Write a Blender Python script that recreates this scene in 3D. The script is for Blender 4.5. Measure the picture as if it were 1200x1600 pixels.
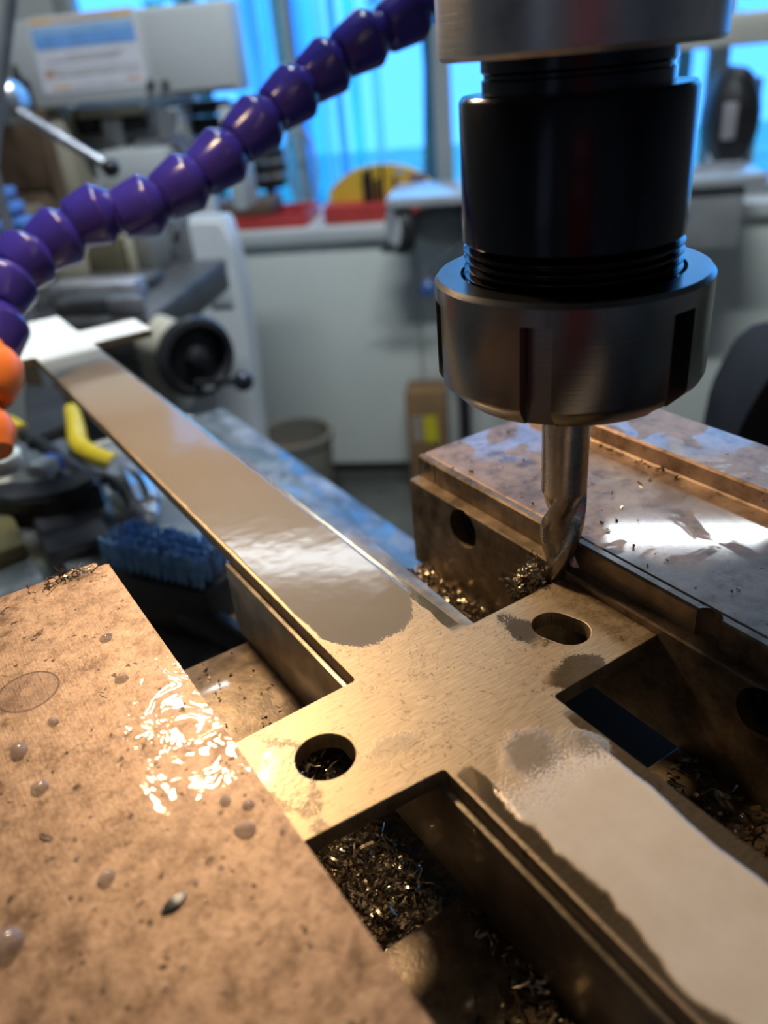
import bpy, bmesh, math, random
from mathutils import Vector, Matrix
R_ = math.radians
random.seed(7)
for o in list(bpy.data.objects): bpy.data.objects.remove(o)
scene = bpy.context.scene
COL = scene.collection

# ------------------------------------------------------------------ camera
# world: X across the vise jaws, Y along the jaws (away), Z up, metres. z = 0 is the top of the workpiece,
# the spindle axis is x = y = 0.
FPX = 1260.0; CX, CY = 600.0, 800.0
_D = Vector((210, 2210, 1260)).normalized()
_U = Vector((-932, -630, 1260)); _U = (_U - _U.dot(_D) * _D).normalized()
_X = _D.cross(_U).normalized()
if _X.x < 0: _X = -_X
RW = Matrix((_X, _U, -_D))                       # camera axes (x right, y down, z forward) -> world
CAM = Vector((-0.13769, -0.13591, 0.13102))
cam_d = bpy.data.cameras.new('camera'); cam = bpy.data.objects.new('camera', cam_d); COL.objects.link(cam)
cam_d.sensor_fit = 'VERTICAL'; cam_d.sensor_height = 36; cam_d.lens = FPX / 1600 * 36
cam_d.clip_start = 0.005; cam_d.clip_end = 60
cx_, cy_, cz_ = RW @ Vector((1, 0, 0)), RW @ Vector((0, -1, 0)), RW @ Vector((0, 0, -1))
M = Matrix((cx_, cy_, cz_)).transposed().to_4x4(); M.translation = CAM
cam.matrix_world = M
cam_d.dof.use_dof = True; cam_d.dof.focus_distance = 0.205; cam_d.dof.aperture_fstop = 10.0
scene.camera = cam

def ray(px, py):
    return RW @ Vector(((px - CX) / FPX, (py - CY) / FPX, 1.0))
def onz(px, py, z):
    d = ray(px, py); return CAM + d * ((z - CAM.z) / d.z)
def depth(px, py, t):                            # point at forward depth t
    return CAM + ray(px, py) * t
_f = RW @ Vector((0, 0, 1)); FH = Vector((_f.x, _f.y, 0)).normalized(); FH.rotate(Matrix.Rotation(R_(-10), 3, 'Z')); RH = Vector((FH.y, -FH.x, 0))
HEAD = -math.atan2(FH.x, FH.y)                   # the shop's walls stand square to this heading
def bg(px, py, d):                               # point at horizontal distance d from the camera
    r = ray(px, py); return CAM + r * (d / r.dot(FH))
def room(s, d, z):                               # shop coordinates -> world
    p = Vector((CAM.x, CAM.y, 0)) + RH * s + FH * d; p.z = z; return p
def sd(p):
    q = p - CAM; return q.dot(RH), q.dot(FH)

# ------------------------------------------------------------------ world, exposure
scene.view_settings.view_transform = 'Standard'; scene.view_settings.look = 'None'
scene.view_settings.gamma = 1.0; scene.view_settings.use_curve_mapping = False
scene.view_settings.exposure = 0.2
w = bpy.data.worlds.new('sky'); scene.world = w; w.use_nodes = True
wn = w.node_tree; wb = wn.nodes['Background']
tc = wn.nodes.new('ShaderNodeTexCoord'); sx = wn.nodes.new('ShaderNodeSeparateXYZ'); rp = wn.nodes.new('ShaderNodeValToRGB')
wn.links.new(tc.outputs['Generated'], sx.inputs[0]); wn.links.new(sx.outputs['Z'], rp.inputs[0]); wn.links.new(rp.outputs[0], wb.inputs[0])
rp.color_ramp.elements[0].position = 0.0; rp.color_ramp.elements[0].color = (0.07, 0.32, 0.88, 1)
rp.color_ramp.elements[1].position = 0.5; rp.color_ramp.elements[1].color = (0.10, 0.44, 0.95, 1)
wb.inputs[1].default_value = 2.9

# ------------------------------------------------------------------ lights
WORK_POWER = 1.05
LAMP = Vector((-0.046, 0.238, 0.240)); LAMP_AIM = Vector((-0.06, -0.06, 0.0))      # the machine's work lamp, above the coolant hose
def area(name, loc, aim, sx_, sy_, power, col, shape='RECTANGLE', spread=180):
    l = bpy.data.lights.new(name, 'AREA'); l.shape = shape; l.size = sx_; l.size_y = sy_
    l.energy = power; l.color = col; l.spread = R_(spread)
    o = bpy.data.objects.new(name, l); COL.objects.link(o); o.location = loc
    o.rotation_euler = (Vector(aim) - Vector(loc)).to_track_quat('-Z', 'Y').to_euler(); return o
area('work_lamp_offscreen', LAMP, LAMP_AIM, 0.045, 0.045, WORK_POWER, (1.0, 0.70, 0.42), 'DISK')
TUBES = [(-0.84, 2.50, 5.0, 'curtain'), (0.75, 2.62, 7.0, 'window'), (-0.05, 0.66, 34.0, 'mill')]     # the shop's ceiling tubes: s, d, power
for s_, d_, pw_, nm_ in TUBES:
    p_ = room(s_, d_, 1.50)
    a_ = area('ceiling_tube_%s_offscreen' % nm_, p_, p_ - Vector((0, 0, 1)), 0.76, 0.10, pw_, (0.84, 0.93, 1.0))
    a_.rotation_euler = (0, 0, HEAD)

# ------------------------------------------------------------------ node materials
class NT:
    def __init__(s, name):
        s.m = bpy.data.materials.new(name); s.m.use_nodes = True; s.t = s.m.node_tree
        s.b = s.t.nodes['Principled BSDF']; s.pos = s.n('ShaderNodeNewGeometry').outputs['Position']
    def n(s, typ, **kw):
        nd = s.t.nodes.new(typ)
        for k, v in kw.items(): setattr(nd, k, v)
        return nd
    def set(s, inp, v):
        if isinstance(v, bpy.types.NodeSocket): s.t.links.new(v, inp)
        else:
            if isinstance(v, (tuple, list)) and len(v) == 3 and inp.type == 'RGBA': v = (*v, 1)
            inp.default_value = v
    def math(s, op, a, b=0.0, c=0.0, clamp=False):
        nd = s.n('ShaderNodeMath', operation=op, use_clamp=clamp)
        s.set(nd.inputs[0], a); s.set(nd.inputs[1], b); s.set(nd.inputs[2], c); return nd.outputs[0]
    def scaled(s, v):
        nd = s.n('ShaderNodeVectorMath', operation='MULTIPLY'); s.set(nd.inputs[0], s.pos); s.set(nd.inputs[1], v); return nd.outputs[0]
    def noise(s, scale, detail=3, rough=0.55, vec=None, dist=0.0):
        nd = s.n('ShaderNodeTexNoise'); s.set(nd.inputs['Vector'], vec if vec is not None else s.pos)
        s.set(nd.inputs['Scale'], scale); s.set(nd.inputs['Detail'], detail); s.set(nd.inputs['Roughness'], rough); s.set(nd.inputs['Distortion'], dist)
        return nd.outputs['Fac']
    def vor(s, scale, feature='F1'):
        nd = s.n('ShaderNodeTexVoronoi', feature=feature); s.set(nd.inputs['Vector'], s.pos); s.set(nd.inputs['Scale'], scale); return nd.outputs['Distance']
    def smooth(s, v, a, b, lo=0.0, hi=1.0):
        nd = s.n('ShaderNodeMapRange', interpolation_type='SMOOTHSTEP', clamp=True)
        s.set(nd.inputs[0], v); s.set(nd.inputs[1], a); s.set(nd.inputs[2], b); s.set(nd.inputs[3], lo); s.set(nd.inputs[4], hi); return nd.outputs[0]
    def mix(s, f, a, b):
        nd = s.n('ShaderNodeMix', data_type='RGBA'); s.set(nd.inputs['Factor'], f); s.set(nd.inputs['A'], a); s.set(nd.inputs['B'], b); return nd.outputs['Result']
    def fmix(s, f, a, b):
        nd = s.n('ShaderNodeMix', data_type='FLOAT'); s.set(nd.inputs['Factor'], f); s.set(nd.inputs['A'], a); s.set(nd.inputs['B'], b); return nd.outputs['Result']
    def ramp(s, f, stops):
        nd = s.n('ShaderNodeValToRGB'); s.set(nd.inputs[0], f); e = nd.color_ramp.elements
        while len(e) < len(stops): e.new(0.5)
        for i, (p, c) in enumerate(stops): e[i].position = p; e[i].color = (*c, 1)
        return nd.outputs[0]
    def xyz(s):
        nd = s.n('ShaderNodeSeparateXYZ'); s.set(nd.inputs[0], s.pos); return nd.outputs
    def bump(s, h, strength=0.3, dist=0.001, normal=None):
        nd = s.n('ShaderNodeBump'); s.set(nd.inputs['Height'], h); s.set(nd.inputs['Strength'], strength); s.set(nd.inputs['Distance'], dist)
        if normal is not None: s.set(nd.inputs['Normal'], normal)
        return nd.outputs[0]
    def out(s, base=None, rough=None, metal=None, normal=None, coat=None, coat_rough=None, spec=None, **kw):
        for k, v in (('Base Color', base), ('Roughness', rough), ('Metallic', metal), ('Normal', normal), ('Coat Weight', coat), ('Coat Roughness', coat_rough), ('Specular IOR Level', spec)):
            if v is not None: s.set(s.b.inputs[k], v)
        for k, v in kw.items(): s.set(s.b.inputs[k.replace('_', ' ')], v)
        return s.m

MATS = {}
def plain(name, col, rough=0.5, metal=0.0, var=0.12, scale=30.0, bump=0.0, **kw):
    if name in MATS: return MATS[name]
    t = NT(name); n = t.noise(scale, 4)
    dark = tuple(c * (1 - var) for c in col); lite = tuple(min(1, c * (1 + var)) for c in col)
    base = t.ramp(n, [(0.3, dark), (0.7, lite)])
    nrm = t.bump(n, bump, 0.002) if bump else None
    MATS[name] = t.out(base, t.smooth(n, 0.2, 0.8, rough * 0.85, min(1, rough * 1.15)), metal, nrm, **kw); return MATS[name]

def m_jaw(name, wet_scale, base1, base2, dark, spots=()):
    t = NT(name); X, Y, Z = t.xyz()
    n1 = t.noise(160, 6, 0.65); n2 = t.noise(38, 4, 0.6, dist=0.6); n3 = t.noise(900, 3)
    col = t.ramp(n1, [(0.32, dark), (0.47, base1), (0.68, base2)])
    col = t.mix(t.smooth(n2, 0.52, 0.72, 0, 0.55), col, dark)
    fleck = t.smooth(t.noise(420, 2), 0.69, 0.74)
    col = t.mix(fleck, col, tuple(c * 0.45 for c in dark))
    wet = t.smooth(t.noise(wet_scale, 3, 0.5, dist=0.8), 0.50, 0.55)
    scr = t.noise(1.0, 2, vec=t.scaled((2500, 160, 100)))
    h = t.math('ADD', t.math('MULTIPLY', n1, 0.5), t.math('MULTIPLY', n3, 0.15)); h = t.math('ADD', h, t.math('MULTIPLY', scr, 0.12))
    rough = t.math('ADD', 0.36, t.math('MULTIPLY', n1, 0.22)); metal = 0.55
    cw = t.fmix(wet, 0.0, 1.0)
    for (cx, cy, rad, c) in spots:               # spot-faced bright patch
        dx = t.math('SUBTRACT', X, cx); dy = t.math('SUBTRACT', Y, cy)
        rr = t.math('SQRT', t.math('ADD', t.math('MULTIPLY', dx, dx), t.math('MULTIPLY', dy, dy)))
        rr = t.math('ADD', rr, t.math('MULTIPLY', t.math('SUBTRACT', n1, 0.5), 0.004))
        f = t.smooth(rr, rad, rad - 0.0006)
        col = t.mix(f, col, c); rough = t.fmix(f, rough, 0.45); cw = t.fmix(f, cw, 0.2)
    return t.out(col, rough, metal, t.bump(h, 0.35, 0.0006), cw, 0.06)

JAWC = ((0.36, 0.25, 0.17), (0.50, 0.36, 0.255), (0.16, 0.10, 0.062))
def m_moving():
    t = NT('worn_jaw_steel'); X, Y, Z = t.xyz()
    n1 = t.noise(170, 7, 0.68); n2 = t.noise(34, 4, 0.6, dist=0.8); n3 = t.noise(1100, 3, 0.6)
    col = t.ramp(n1, [(0.34, (0.16, 0.10, 0.062)), (0.48, (0.36, 0.25, 0.17)), (0.66, (0.50, 0.36, 0.255))])
    col = t.mix(t.smooth(n2, 0.54, 0.72, 0, 0.5), col, (0.15, 0.098, 0.062))
    fs = t.noise(520, 4, 0.75); col = t.mix(t.smooth(fs, 0.50, 0.66, 0, 0.65), col, (0.17, 0.11, 0.07)); col = t.mix(t.smooth(fs, 0.45, 0.32, 0, 0.5), col, (0.50, 0.38, 0.29)); col = t.mix(t.smooth(t.noise(330, 2), 0.66, 0.71), col, (0.08, 0.05, 0.03))
    # wet, rippled puddle at the edge under the lamp
    dx = t.math('DIVIDE', t.math('SUBTRACT', X, -0.107), 0.016); dy = t.math('DIVIDE', t.math('SUBTRACT', Y, 0.001), 0.024)
    rr = t.math('SQRT', t.math('ADD', t.math('MULTIPLY', dx, dx), t.math('MULTIPLY', dy, dy)))
    wob = t.noise(230, 3, 0.5, dist=0.8)
    rr = t.math('ADD', rr, t.math('MULTIPLY', t.math('SUBTRACT', wob, 0.5), 1.3))
    pud = t.smooth(rr, 0.95, 0.85)
    # spot-faced circle
    ex = t.math('SUBTRACT', X, -0.118); ey = t.math('SUBTRACT', Y, -0.0155)
    r2 = t.math('SQRT', t.math('ADD', t.math('MULTIPLY', ex, ex), t.math('MULTIPLY', ey, ey)))
    r2 = t.math('ADD', r2, t.math('MULTIPLY', t.math('SUBTRACT', n1, 0.5), 0.004))
    spot = t.smooth(r2, 0.0078, 0.0072)
    # punched circle, a faint darker disc
    gx = t.math('SUBTRACT', X, -0.1365); gy = t.math('SUBTRACT', Y, 0.0325)
    r3 = t.math('SQRT', t.math('ADD', t.math('MULTIPLY', gx, gx), t.math('MULTIPLY', gy, gy)))
    disc = t.smooth(r3, 0.0070, 0.0068); core = t.smooth(r3, 0.0020, 0.0012)
    ring = t.math('MULTIPLY', t.smooth(r3, 0.0072, 0.0069), t.smooth(r3, 0.0064, 0.0067))
    col = t.mix(t.math('MULTIPLY', disc, 0.45), col, (0.20, 0.135, 0.105))
    col = t.mix(t.math('MULTIPLY', core, 0.6), col, (0.45, 0.32, 0.22)); col = t.mix(ring, col, (0.12, 0.08, 0.06))
    scr = t.noise(1.0, 2, vec=t.scaled((2600, 150, 100)))
    h = t.math('ADD', t.math('MULTIPLY', n1, 0.5), t.math('MULTIPLY', n3, 0.25)); h = t.math('ADD', h, t.math('MULTIPLY', scr, 0.15))
    rip = t.noise(125, 2, 0.45, dist=1.2)
    nb = t.bump(h, 0.4, 0.0006); nc = t.bump(rip, 0.7, 0.0016)
    t.out(col, t.math('ADD', 0.42, t.math('MULTIPLY', n1, 0.2)), 0.5, nb, t.math('MAXIMUM', pud, spot), 0.05)
    t.set(t.b.inputs['Coat Normal'], nc); return t.m

def m_plate():
    """ground steel cross plate, wet with a milky cutting fluid film"""
    t = NT('coolant_wet_ground_steel'); X, Y, Z = t.xyz()
    mm = lambda v: t.math('MULTIPLY', v, 1000.0)
    x, y = mm(X), mm(Y)
    wob = t.math('SUBTRACT', t.noise(70, 3, 0.5), 0.5); fine = t.math('SUBTRACT', t.noise(650, 4, 0.7), 0.5); gr = t.math('SUBTRACT', t.noise(1500, 3, 0.7), 0.5)
    # film A: the pool that runs up the far length of the strip
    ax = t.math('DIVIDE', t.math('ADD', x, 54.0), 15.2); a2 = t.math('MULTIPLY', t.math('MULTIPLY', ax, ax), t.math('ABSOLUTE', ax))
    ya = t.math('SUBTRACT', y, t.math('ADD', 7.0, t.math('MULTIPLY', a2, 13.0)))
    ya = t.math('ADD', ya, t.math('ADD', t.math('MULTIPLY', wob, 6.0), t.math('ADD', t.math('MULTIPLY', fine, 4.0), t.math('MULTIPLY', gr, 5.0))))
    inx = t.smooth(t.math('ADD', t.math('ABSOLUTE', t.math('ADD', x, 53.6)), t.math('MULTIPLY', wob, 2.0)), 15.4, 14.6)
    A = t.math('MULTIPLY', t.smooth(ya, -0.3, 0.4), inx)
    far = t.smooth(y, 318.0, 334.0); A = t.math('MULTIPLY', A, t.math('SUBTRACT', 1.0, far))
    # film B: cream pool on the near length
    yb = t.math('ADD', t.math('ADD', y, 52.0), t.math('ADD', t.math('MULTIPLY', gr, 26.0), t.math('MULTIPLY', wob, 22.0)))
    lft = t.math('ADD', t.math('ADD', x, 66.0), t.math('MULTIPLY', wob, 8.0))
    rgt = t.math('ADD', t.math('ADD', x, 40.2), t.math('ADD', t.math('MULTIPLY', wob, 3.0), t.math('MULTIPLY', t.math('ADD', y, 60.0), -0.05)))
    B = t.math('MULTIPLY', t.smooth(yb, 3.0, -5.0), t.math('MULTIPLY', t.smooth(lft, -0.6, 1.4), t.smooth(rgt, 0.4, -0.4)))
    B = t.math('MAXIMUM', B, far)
    # darker grey patches near the middle of the crossing
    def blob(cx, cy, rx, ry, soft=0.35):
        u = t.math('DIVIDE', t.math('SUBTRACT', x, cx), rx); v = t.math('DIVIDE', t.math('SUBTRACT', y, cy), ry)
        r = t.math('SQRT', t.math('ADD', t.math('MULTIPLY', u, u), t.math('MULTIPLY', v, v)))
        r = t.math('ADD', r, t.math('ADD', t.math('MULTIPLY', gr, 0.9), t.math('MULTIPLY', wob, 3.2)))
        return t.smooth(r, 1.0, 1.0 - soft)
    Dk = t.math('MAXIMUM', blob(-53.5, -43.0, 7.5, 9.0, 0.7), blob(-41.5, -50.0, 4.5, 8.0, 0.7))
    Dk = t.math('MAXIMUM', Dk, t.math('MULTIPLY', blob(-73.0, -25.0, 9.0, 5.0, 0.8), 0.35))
    wetend = blob(-97.0, -17.0, 5.5, 13.0, 0.25)
    brush = t.noise(1.0, 3, vec=t.scaled((220, 1900, 100))); n = t.noise(120, 4)
    steel = t.ramp(brush, [(0.3, (0.40, 0.305, 0.185)), (0.7, (0.55, 0.43, 0.275))])
    speck = t.smooth(t.noise(800, 2), 0.70, 0.74); steel = t.mix(speck, steel, (0.18, 0.14, 0.10))
    # oily grime on the arm by the fixed jaw, scribed arcs and hairline scratches
    gm = t.math('MULTIPLY', t.smooth(x, -17.0, -4.0), t.smooth(t.noise(240, 5, 0.7), 0.42, 0.62, 0.15, 1.0)); steel = t.mix(t.math('MULTIPLY', gm, 0.75), steel, (0.20, 0.14, 0.075))
    st = t.noise(1.0, 4, 0.6, vec=t.scaled((55, 55, 1)), dist=1.6); arc = t.math('MULTIPLY', t.smooth(st, 0.505, 0.517), t.smooth(st, 0.535, 0.523)); arc = t.math('MULTIPLY', arc, t.smooth(t.noise(900, 3, 0.7), 0.45, 0.6))
    steel = t.mix(t.math('MULTIPLY', arc, 0.7), steel, (0.16, 0.12, 0.08))
    sc = t.smooth(t.noise(1.0, 1, vec=t.scaled((90, 2600, 1))), 0.70, 0.74); steel = t.mix(t.math('MULTIPLY', sc, 0.5), steel, (0.25, 0.20, 0.14))
    sideup = t.n('ShaderNodeNewGeometry'); sz = t.n('ShaderNodeSeparateXYZ'); t.set(sz.inputs[0], sideup.outputs['Normal'])
    top = t.smooth(sz.outputs['Z'], 0.6, 0.9)
    A = t.math('MULTIPLY', A, top); B = t.math('MULTIPLY', B, top); Dk = t.math('MULTIPLY', Dk, top)
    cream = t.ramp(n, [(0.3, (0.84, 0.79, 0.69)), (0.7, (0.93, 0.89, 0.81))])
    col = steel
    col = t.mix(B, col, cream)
    film = t.math('MAXIMUM', t.math('MAXIMUM', A, B), t.math('MULTIPLY', Dk, 0.6))
    # wiped, mirror-wet steel: along the near right edge, round the slot and up the far right edge
    W = t.math('MULTIPLY', t.smooth(rgt, -0.2, 0.5), t.smooth(y, -38.0, -44.0))
    W = t.math('MAXIMUM', W, t.math('MULTIPLY', t.smooth(t.math('ADD', x, t.math('MULTIPLY', wob, 4.0)), -40.6, -39.8), t.smooth(y, -4.0, 2.0)))
    W = t.math('MAXIMUM', W, blob(-26.5, -13.0, 4.0, 8.0, 0.3)); W = t.math('MAXIMUM', W, blob(-27.0, -32.0, 12.0, 4.5, 0.3)); thin = t.math('MAXIMUM', A, t.math('MULTIPLY', Dk, 0.7))     # grey colour of film A and the patches
    Lm = t.math('MULTIPLY', t.math('MULTIPLY', t.smooth(lft, 2.0, 0.5), t.smooth(y, -38.5, -41.0)), t.math('MULTIPLY', top, t.smooth(x, -69.2, -68.2)))
    W = t.math('MAXIMUM', W, Lm)
    W = t.math('MULTIPLY', t.math('MULTIPLY', W, top), t.math('SUBTRACT', 1.0, t.math('MAXIMUM', B, thin)))
    rim = t.math('MULTIPLY', t.math('MULTIPLY', A, t.math('SUBTRACT', 1.0, A)), 4.0)
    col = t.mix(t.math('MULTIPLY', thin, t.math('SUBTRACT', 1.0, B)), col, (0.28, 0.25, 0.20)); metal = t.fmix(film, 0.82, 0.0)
    rough = t.fmix(W, t.fmix(film, t.math('ADD', 0.43, t.math('MULTIPLY', brush, 0.14)), 0.5), 0.13)
    coat = t.math('MAXIMUM', t.math('MAXIMUM', t.math('MULTIPLY', A, 0.7), t.math('MULTIPLY', B, 0.35)), t.math('MAXIMUM', t.math('MULTIPLY', Dk, 0.8), t.math('MULTIPLY', wetend, top)))
    h = t.math('ADD', t.math('MULTIPLY', brush, 0.25), t.math('MULTIPLY', film, 2.2))
    h = t.math('ADD', h, t.math('MULTIPLY', wetend, t.math('MULTIPLY', t.noise(600, 2), 1.5)))
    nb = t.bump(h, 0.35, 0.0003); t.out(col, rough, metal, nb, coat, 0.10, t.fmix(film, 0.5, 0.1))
    t.set(t.b.inputs['Coat Normal'], t.bump(t.math('ADD', t.math('MULTIPLY', film, 2.0), t.math('MULTIPLY', t.noise(90, 2), 0.6)), 0.35, 0.0004)); return t.m

def m_turned(name, col, rough, metal=1.0, lines=5200, amt=0.2, coat=0.0):
    t = NT(name); v = t.noise(1.0, 2, vec=t.scaled((60, 60, lines))); n = t.noise(140, 4)
    base = t.mix(t.smooth(n, 0.45, 0.7, 0, 0.45), col, tuple(c * 0.55 for c in col))
    return t.out(base, t.math('ADD', rough, t.math('MULTIPLY', n, 0.14)), metal, t.bump(v, amt, 0.0002), coat, 0.15)

def m_grime(name, c1, c2, rough=0.4, metal=0.5, scale=120, coat=0.5):
    t = NT(name); n = t.noise(scale, 6, 0.65); n2 = t.noise(scale * 0.3, 4, 0.6)
    col = t.ramp(t.math('MULTIPLY', t.math('ADD', n, n2), 0.5), [(0.38, c1), (0.62, c2)])
    return t.out(col, t.math('ADD', rough, t.math('MULTIPLY', n, 0.2)), metal, t.bump(n, 0.4, 0.0008), t.smooth(n2, 0.45, 0.55, 0, coat), 0.08)

def m_table():
    t = NT('wet_mill_table'); n = t.noise(45, 5, 0.6, dist=0.5); n2 = t.noise(14, 3, 0.5, dist=1.0); n3 = t.noise(160, 4)
    col = t.ramp(n, [(0.30, (0.06, 0.058, 0.056)), (0.48, (0.25, 0.25, 0.25)), (0.72, (0.42, 0.42, 0.42))])
    wet = t.smooth(n2, 0.42, 0.52); col = t.mix(t.math('MULTIPLY', wet, 0.75), col, (0.10, 0.12, 0.115))
    return t.out(col, t.math('ADD', 0.3, t.math('MULTIPLY', n3, 0.25)), 0.35, t.bump(n, 0.3, 0.001), t.fmix(wet, 0.2, 1.0), 0.07)

def m_glass(name, tint, rough=0.0):
    t = NT(name); tr = t.n('ShaderNodeBsdfTransparent'); gl = t.n('ShaderNodeBsdfGlossy'); fr = t.n('ShaderNodeFresnel'); mx = t.n('ShaderNodeMixShader')
    t.set(tr.inputs[0], tint); t.set(gl.inputs['Roughness'], 0.03); fr.inputs[0].default_value = 1.45
    t.set(mx.inputs[0], fr.outputs[0]); t.t.links.new(tr.outputs[0], mx.inputs[1]); t.t.links.new(gl.outputs[0], mx.inputs[2])
    t.t.links.new(mx.outputs[0], t.t.nodes['Material Output'].inputs[0]); return t.m
def m_strip(name, tint):
    t = NT(name); tr = t.n('ShaderNodeBsdfTransparent'); tl = t.n('ShaderNodeBsdfTranslucent'); mx = t.n('ShaderNodeMixShader')
    t.set(tr.inputs[0], tint); t.set(tl.inputs[0], tint); n = t.noise(3.0, 3, vec=t.scaled((8, 8, 1)))
    t.set(mx.inputs[0], t.smooth(n, 0.3, 0.7, 0.25, 0.75)); t.t.links.new(tr.outputs[0], mx.inputs[1]); t.t.links.new(tl.outputs[0], mx.inputs[2])
    t.t.links.new(mx.outputs[0], t.t.nodes['Material Output'].inputs[0]); return t.m
def m_emit(name, col, st):
    t = NT(name); t.out((0.8, 0.8, 0.8), 0.5); t.set(t.b.inputs['Emission Color'], col); t.set(t.b.inputs['Emission Strength'], st); return t.m

# ------------------------------------------------------------------ mesh helpers
def tag(o, label=None, cat=None, group=None, kind=None):
    for k, v in (('label', label), ('category', cat), ('group', group), ('kind', kind)):
        if v: o[k] = v
    return o
def smooth(me, ang=35):
    me.polygons.foreach_set('use_smooth', [True] * len(me.polygons))
    me.set_sharp_from_angle(angle=R_(ang))
def link_mesh(name, me, mat, parent=None, ang=35):
    """vertices are in world space: move the origin to the base centre, link and parent"""
    if len(me.vertices):
        xs = [v.co.x for v in me.vertices]; ys = [v.co.y for v in me.vertices]; zs = [v.co.z for v in me.vertices]
        c = Vector(((min(xs) + max(xs)) / 2, (min(ys) + max(ys)) / 2, min(zs)))
    else: c = Vector()
    me.transform(Matrix.Translation(-c)); me.name = name
    smooth(me, ang)
    me.materials.clear(); me.materials.append(mat)
    o = bpy.data.objects.new(name, me); COL.objects.link(o); o.location = c
    if parent is not None:
        o.parent = parent; pm = parent.matrix_basis.copy()
        if parent.parent is not None: pm = parent.parent.matrix_basis @ parent.matrix_parent_inverse @ pm
        o.matrix_parent_inverse = pm.inverted()
    return o
def done(name, bm, mat, parent=None, ang=35):
    bmesh.ops.recalc_face_normals(bm, faces=bm.faces)
    me = bpy.data.meshes.new(name); bm.to_mesh(me); bm.free(); return link_mesh(name, me, mat, parent, ang)
def empty(name, loc, label, cat, group=None):
    o = bpy.data.objects.new(name, None); COL.objects.link(o); o.location = loc; o.empty_display_size = 0.01
    return tag(o, label, cat, group)
def box(bm, lo, hi, bev=0.0, m=None, seg=2):
    r = bmesh.ops.create_cube(bm, size=1.0); vs = r['verts']
    for v in vs:
        v.co = Vector([lo[i] if v.co[i] < 0 else hi[i] for i in range(3)])
    if bev:
        es = list({e for v in vs for e in v.link_edges})
        r = bmesh.ops.bevel(bm, geom=es, offset=bev, segments=seg, affect='EDGES', profile=0.5)
        vs = list({v for f in r['faces'] for v in f.verts} | {v for v in vs if v.is_valid})
    if m is not None: bmesh.ops.transform(bm, matrix=m, verts=vs)
    return vs
def frame(axis, origin, up=None):
    z = Vector(axis).normalized(); q = z.to_track_quat('Z', 'Y').to_matrix().to_4x4(); q.translation = Vector(origin); return q
def lathe(bm, prof, n=48, m=None, cap=True):
    """prof: list of (r, z)"""
    rings = []
    for r, z in prof:
        rings.append([bm.verts.new((r * math.cos(2 * math.pi * k / n), r * math.sin(2 * math.pi * k / n), z)) for k in range(n)])
    for a, b in zip(rings, rings[1:]):
        for k in range(n): bm.faces.new((a[k], a[(k + 1) % n], b[(k + 1) % n], b[k]))
    if cap:
        bm.faces.new(rings[0][::-1]); bm.faces.new(rings[-1])
    vs = [v for r in rings for v in r]
    if m is not None: bmesh.ops.transform(bm, matrix=m, verts=vs)
    return vs
def tube(bm, pts, rad, n=12, cap=True):
    pts = [Vector(p) for p in pts]; rads = rad if isinstance(rad, (list, tuple)) else [rad] * len(pts)
    rings = []; prev = None
    for i, p in enumerate(pts):
        t = (pts[min(i + 1, len(pts) - 1)] - pts[max(i - 1, 0)]).normalized()
        if prev is None: a = t.orthogonal().normalized()
        else: a = (prev - t * prev.dot(t)).normalized()
        prev = a; b = t.cross(a)
        rings.append([bm.verts.new(p + (a * math.cos(2 * math.pi * k / n) + b * math.sin(2 * math.pi * k / n)) * rads[i]) for k in range(n)])
    for a, b in zip(rings, rings[1:]):
        for k in range(n): bm.faces.new((a[k], a[(k + 1) % n], b[(k + 1) % n], b[k]))
    if cap: bm.faces.new(rings[0][::-1]); bm.faces.new(rings[-1])
def catmull(pts, k=6):
    pts = [Vector(p) for p in pts]; P = [pts[0]] + pts + [pts[-1]]; out = []
    for i in range(1, len(P) - 2):
        a, b, c, d = P[i - 1], P[i], P[i + 1], P[i + 2]
        for j in range(k):
            u = j / k; out.append(0.5 * ((2 * b) + (c - a) * u + (2 * a - 5 * b + 4 * c - d) * u * u + (3 * b - a - 3 * c + d) * u ** 3))
    out.append(pts[-1]); return out
def extrude_outline(loops, z0, z1, bev=0.0):
    """flat plate from 2D loops (first = outline, others = holes), returned as a mesh"""
    cu = bpy.data.curves.new('o', 'CURVE'); cu.dimensions = '2D'; cu.fill_mode = 'BOTH'
    for lp in loops:
        sp = cu.splines.new('POLY'); sp.points.add(len(lp) - 1); sp.use_cyclic_u = True
        for p, q in zip(sp.points, lp): p.co = (q[0], q[1], 0, 1)
    cu.extrude = (z1 - z0) / 2 - bev; cu.bevel_depth = bev; cu.bevel_resolution = 1; cu.offset = -bev
    o = bpy.data.objects.new('o', cu); COL.objects.link(o)
    dg = bpy.context.evaluated_depsgraph_get(); me = bpy.data.meshes.new_from_object(o.evaluated_get(dg))
    bpy.data.objects.remove(o); bpy.data.curves.remove(cu)
    me.transform(Matrix.Translation((0, 0, (z0 + z1) / 2))); return me
def boolean(bm, cutters):
    """subtract a list of bmeshes from bm, return a mesh"""
    def ob(b):
        bmesh.ops.recalc_face_normals(b, faces=b.faces)
        me = bpy.data.meshes.new('t'); b.to_mesh(me); b.free(); o = bpy.data.objects.new('t', me); COL.objects.link(o); return o
    a = ob(bm); cs = [ob(c) for c in cutters]
    for c in cs:
        md = a.modifiers.new('b', 'BOOLEAN'); md.operation = 'DIFFERENCE'; md.solver = 'EXACT'; md.object = c
    dg = bpy.context.evaluated_depsgraph_get(); me = bpy.data.meshes.new_from_object(a.evaluated_get(dg))
    for o in [a] + cs: bpy.data.objects.remove(o)
    return me
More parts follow.
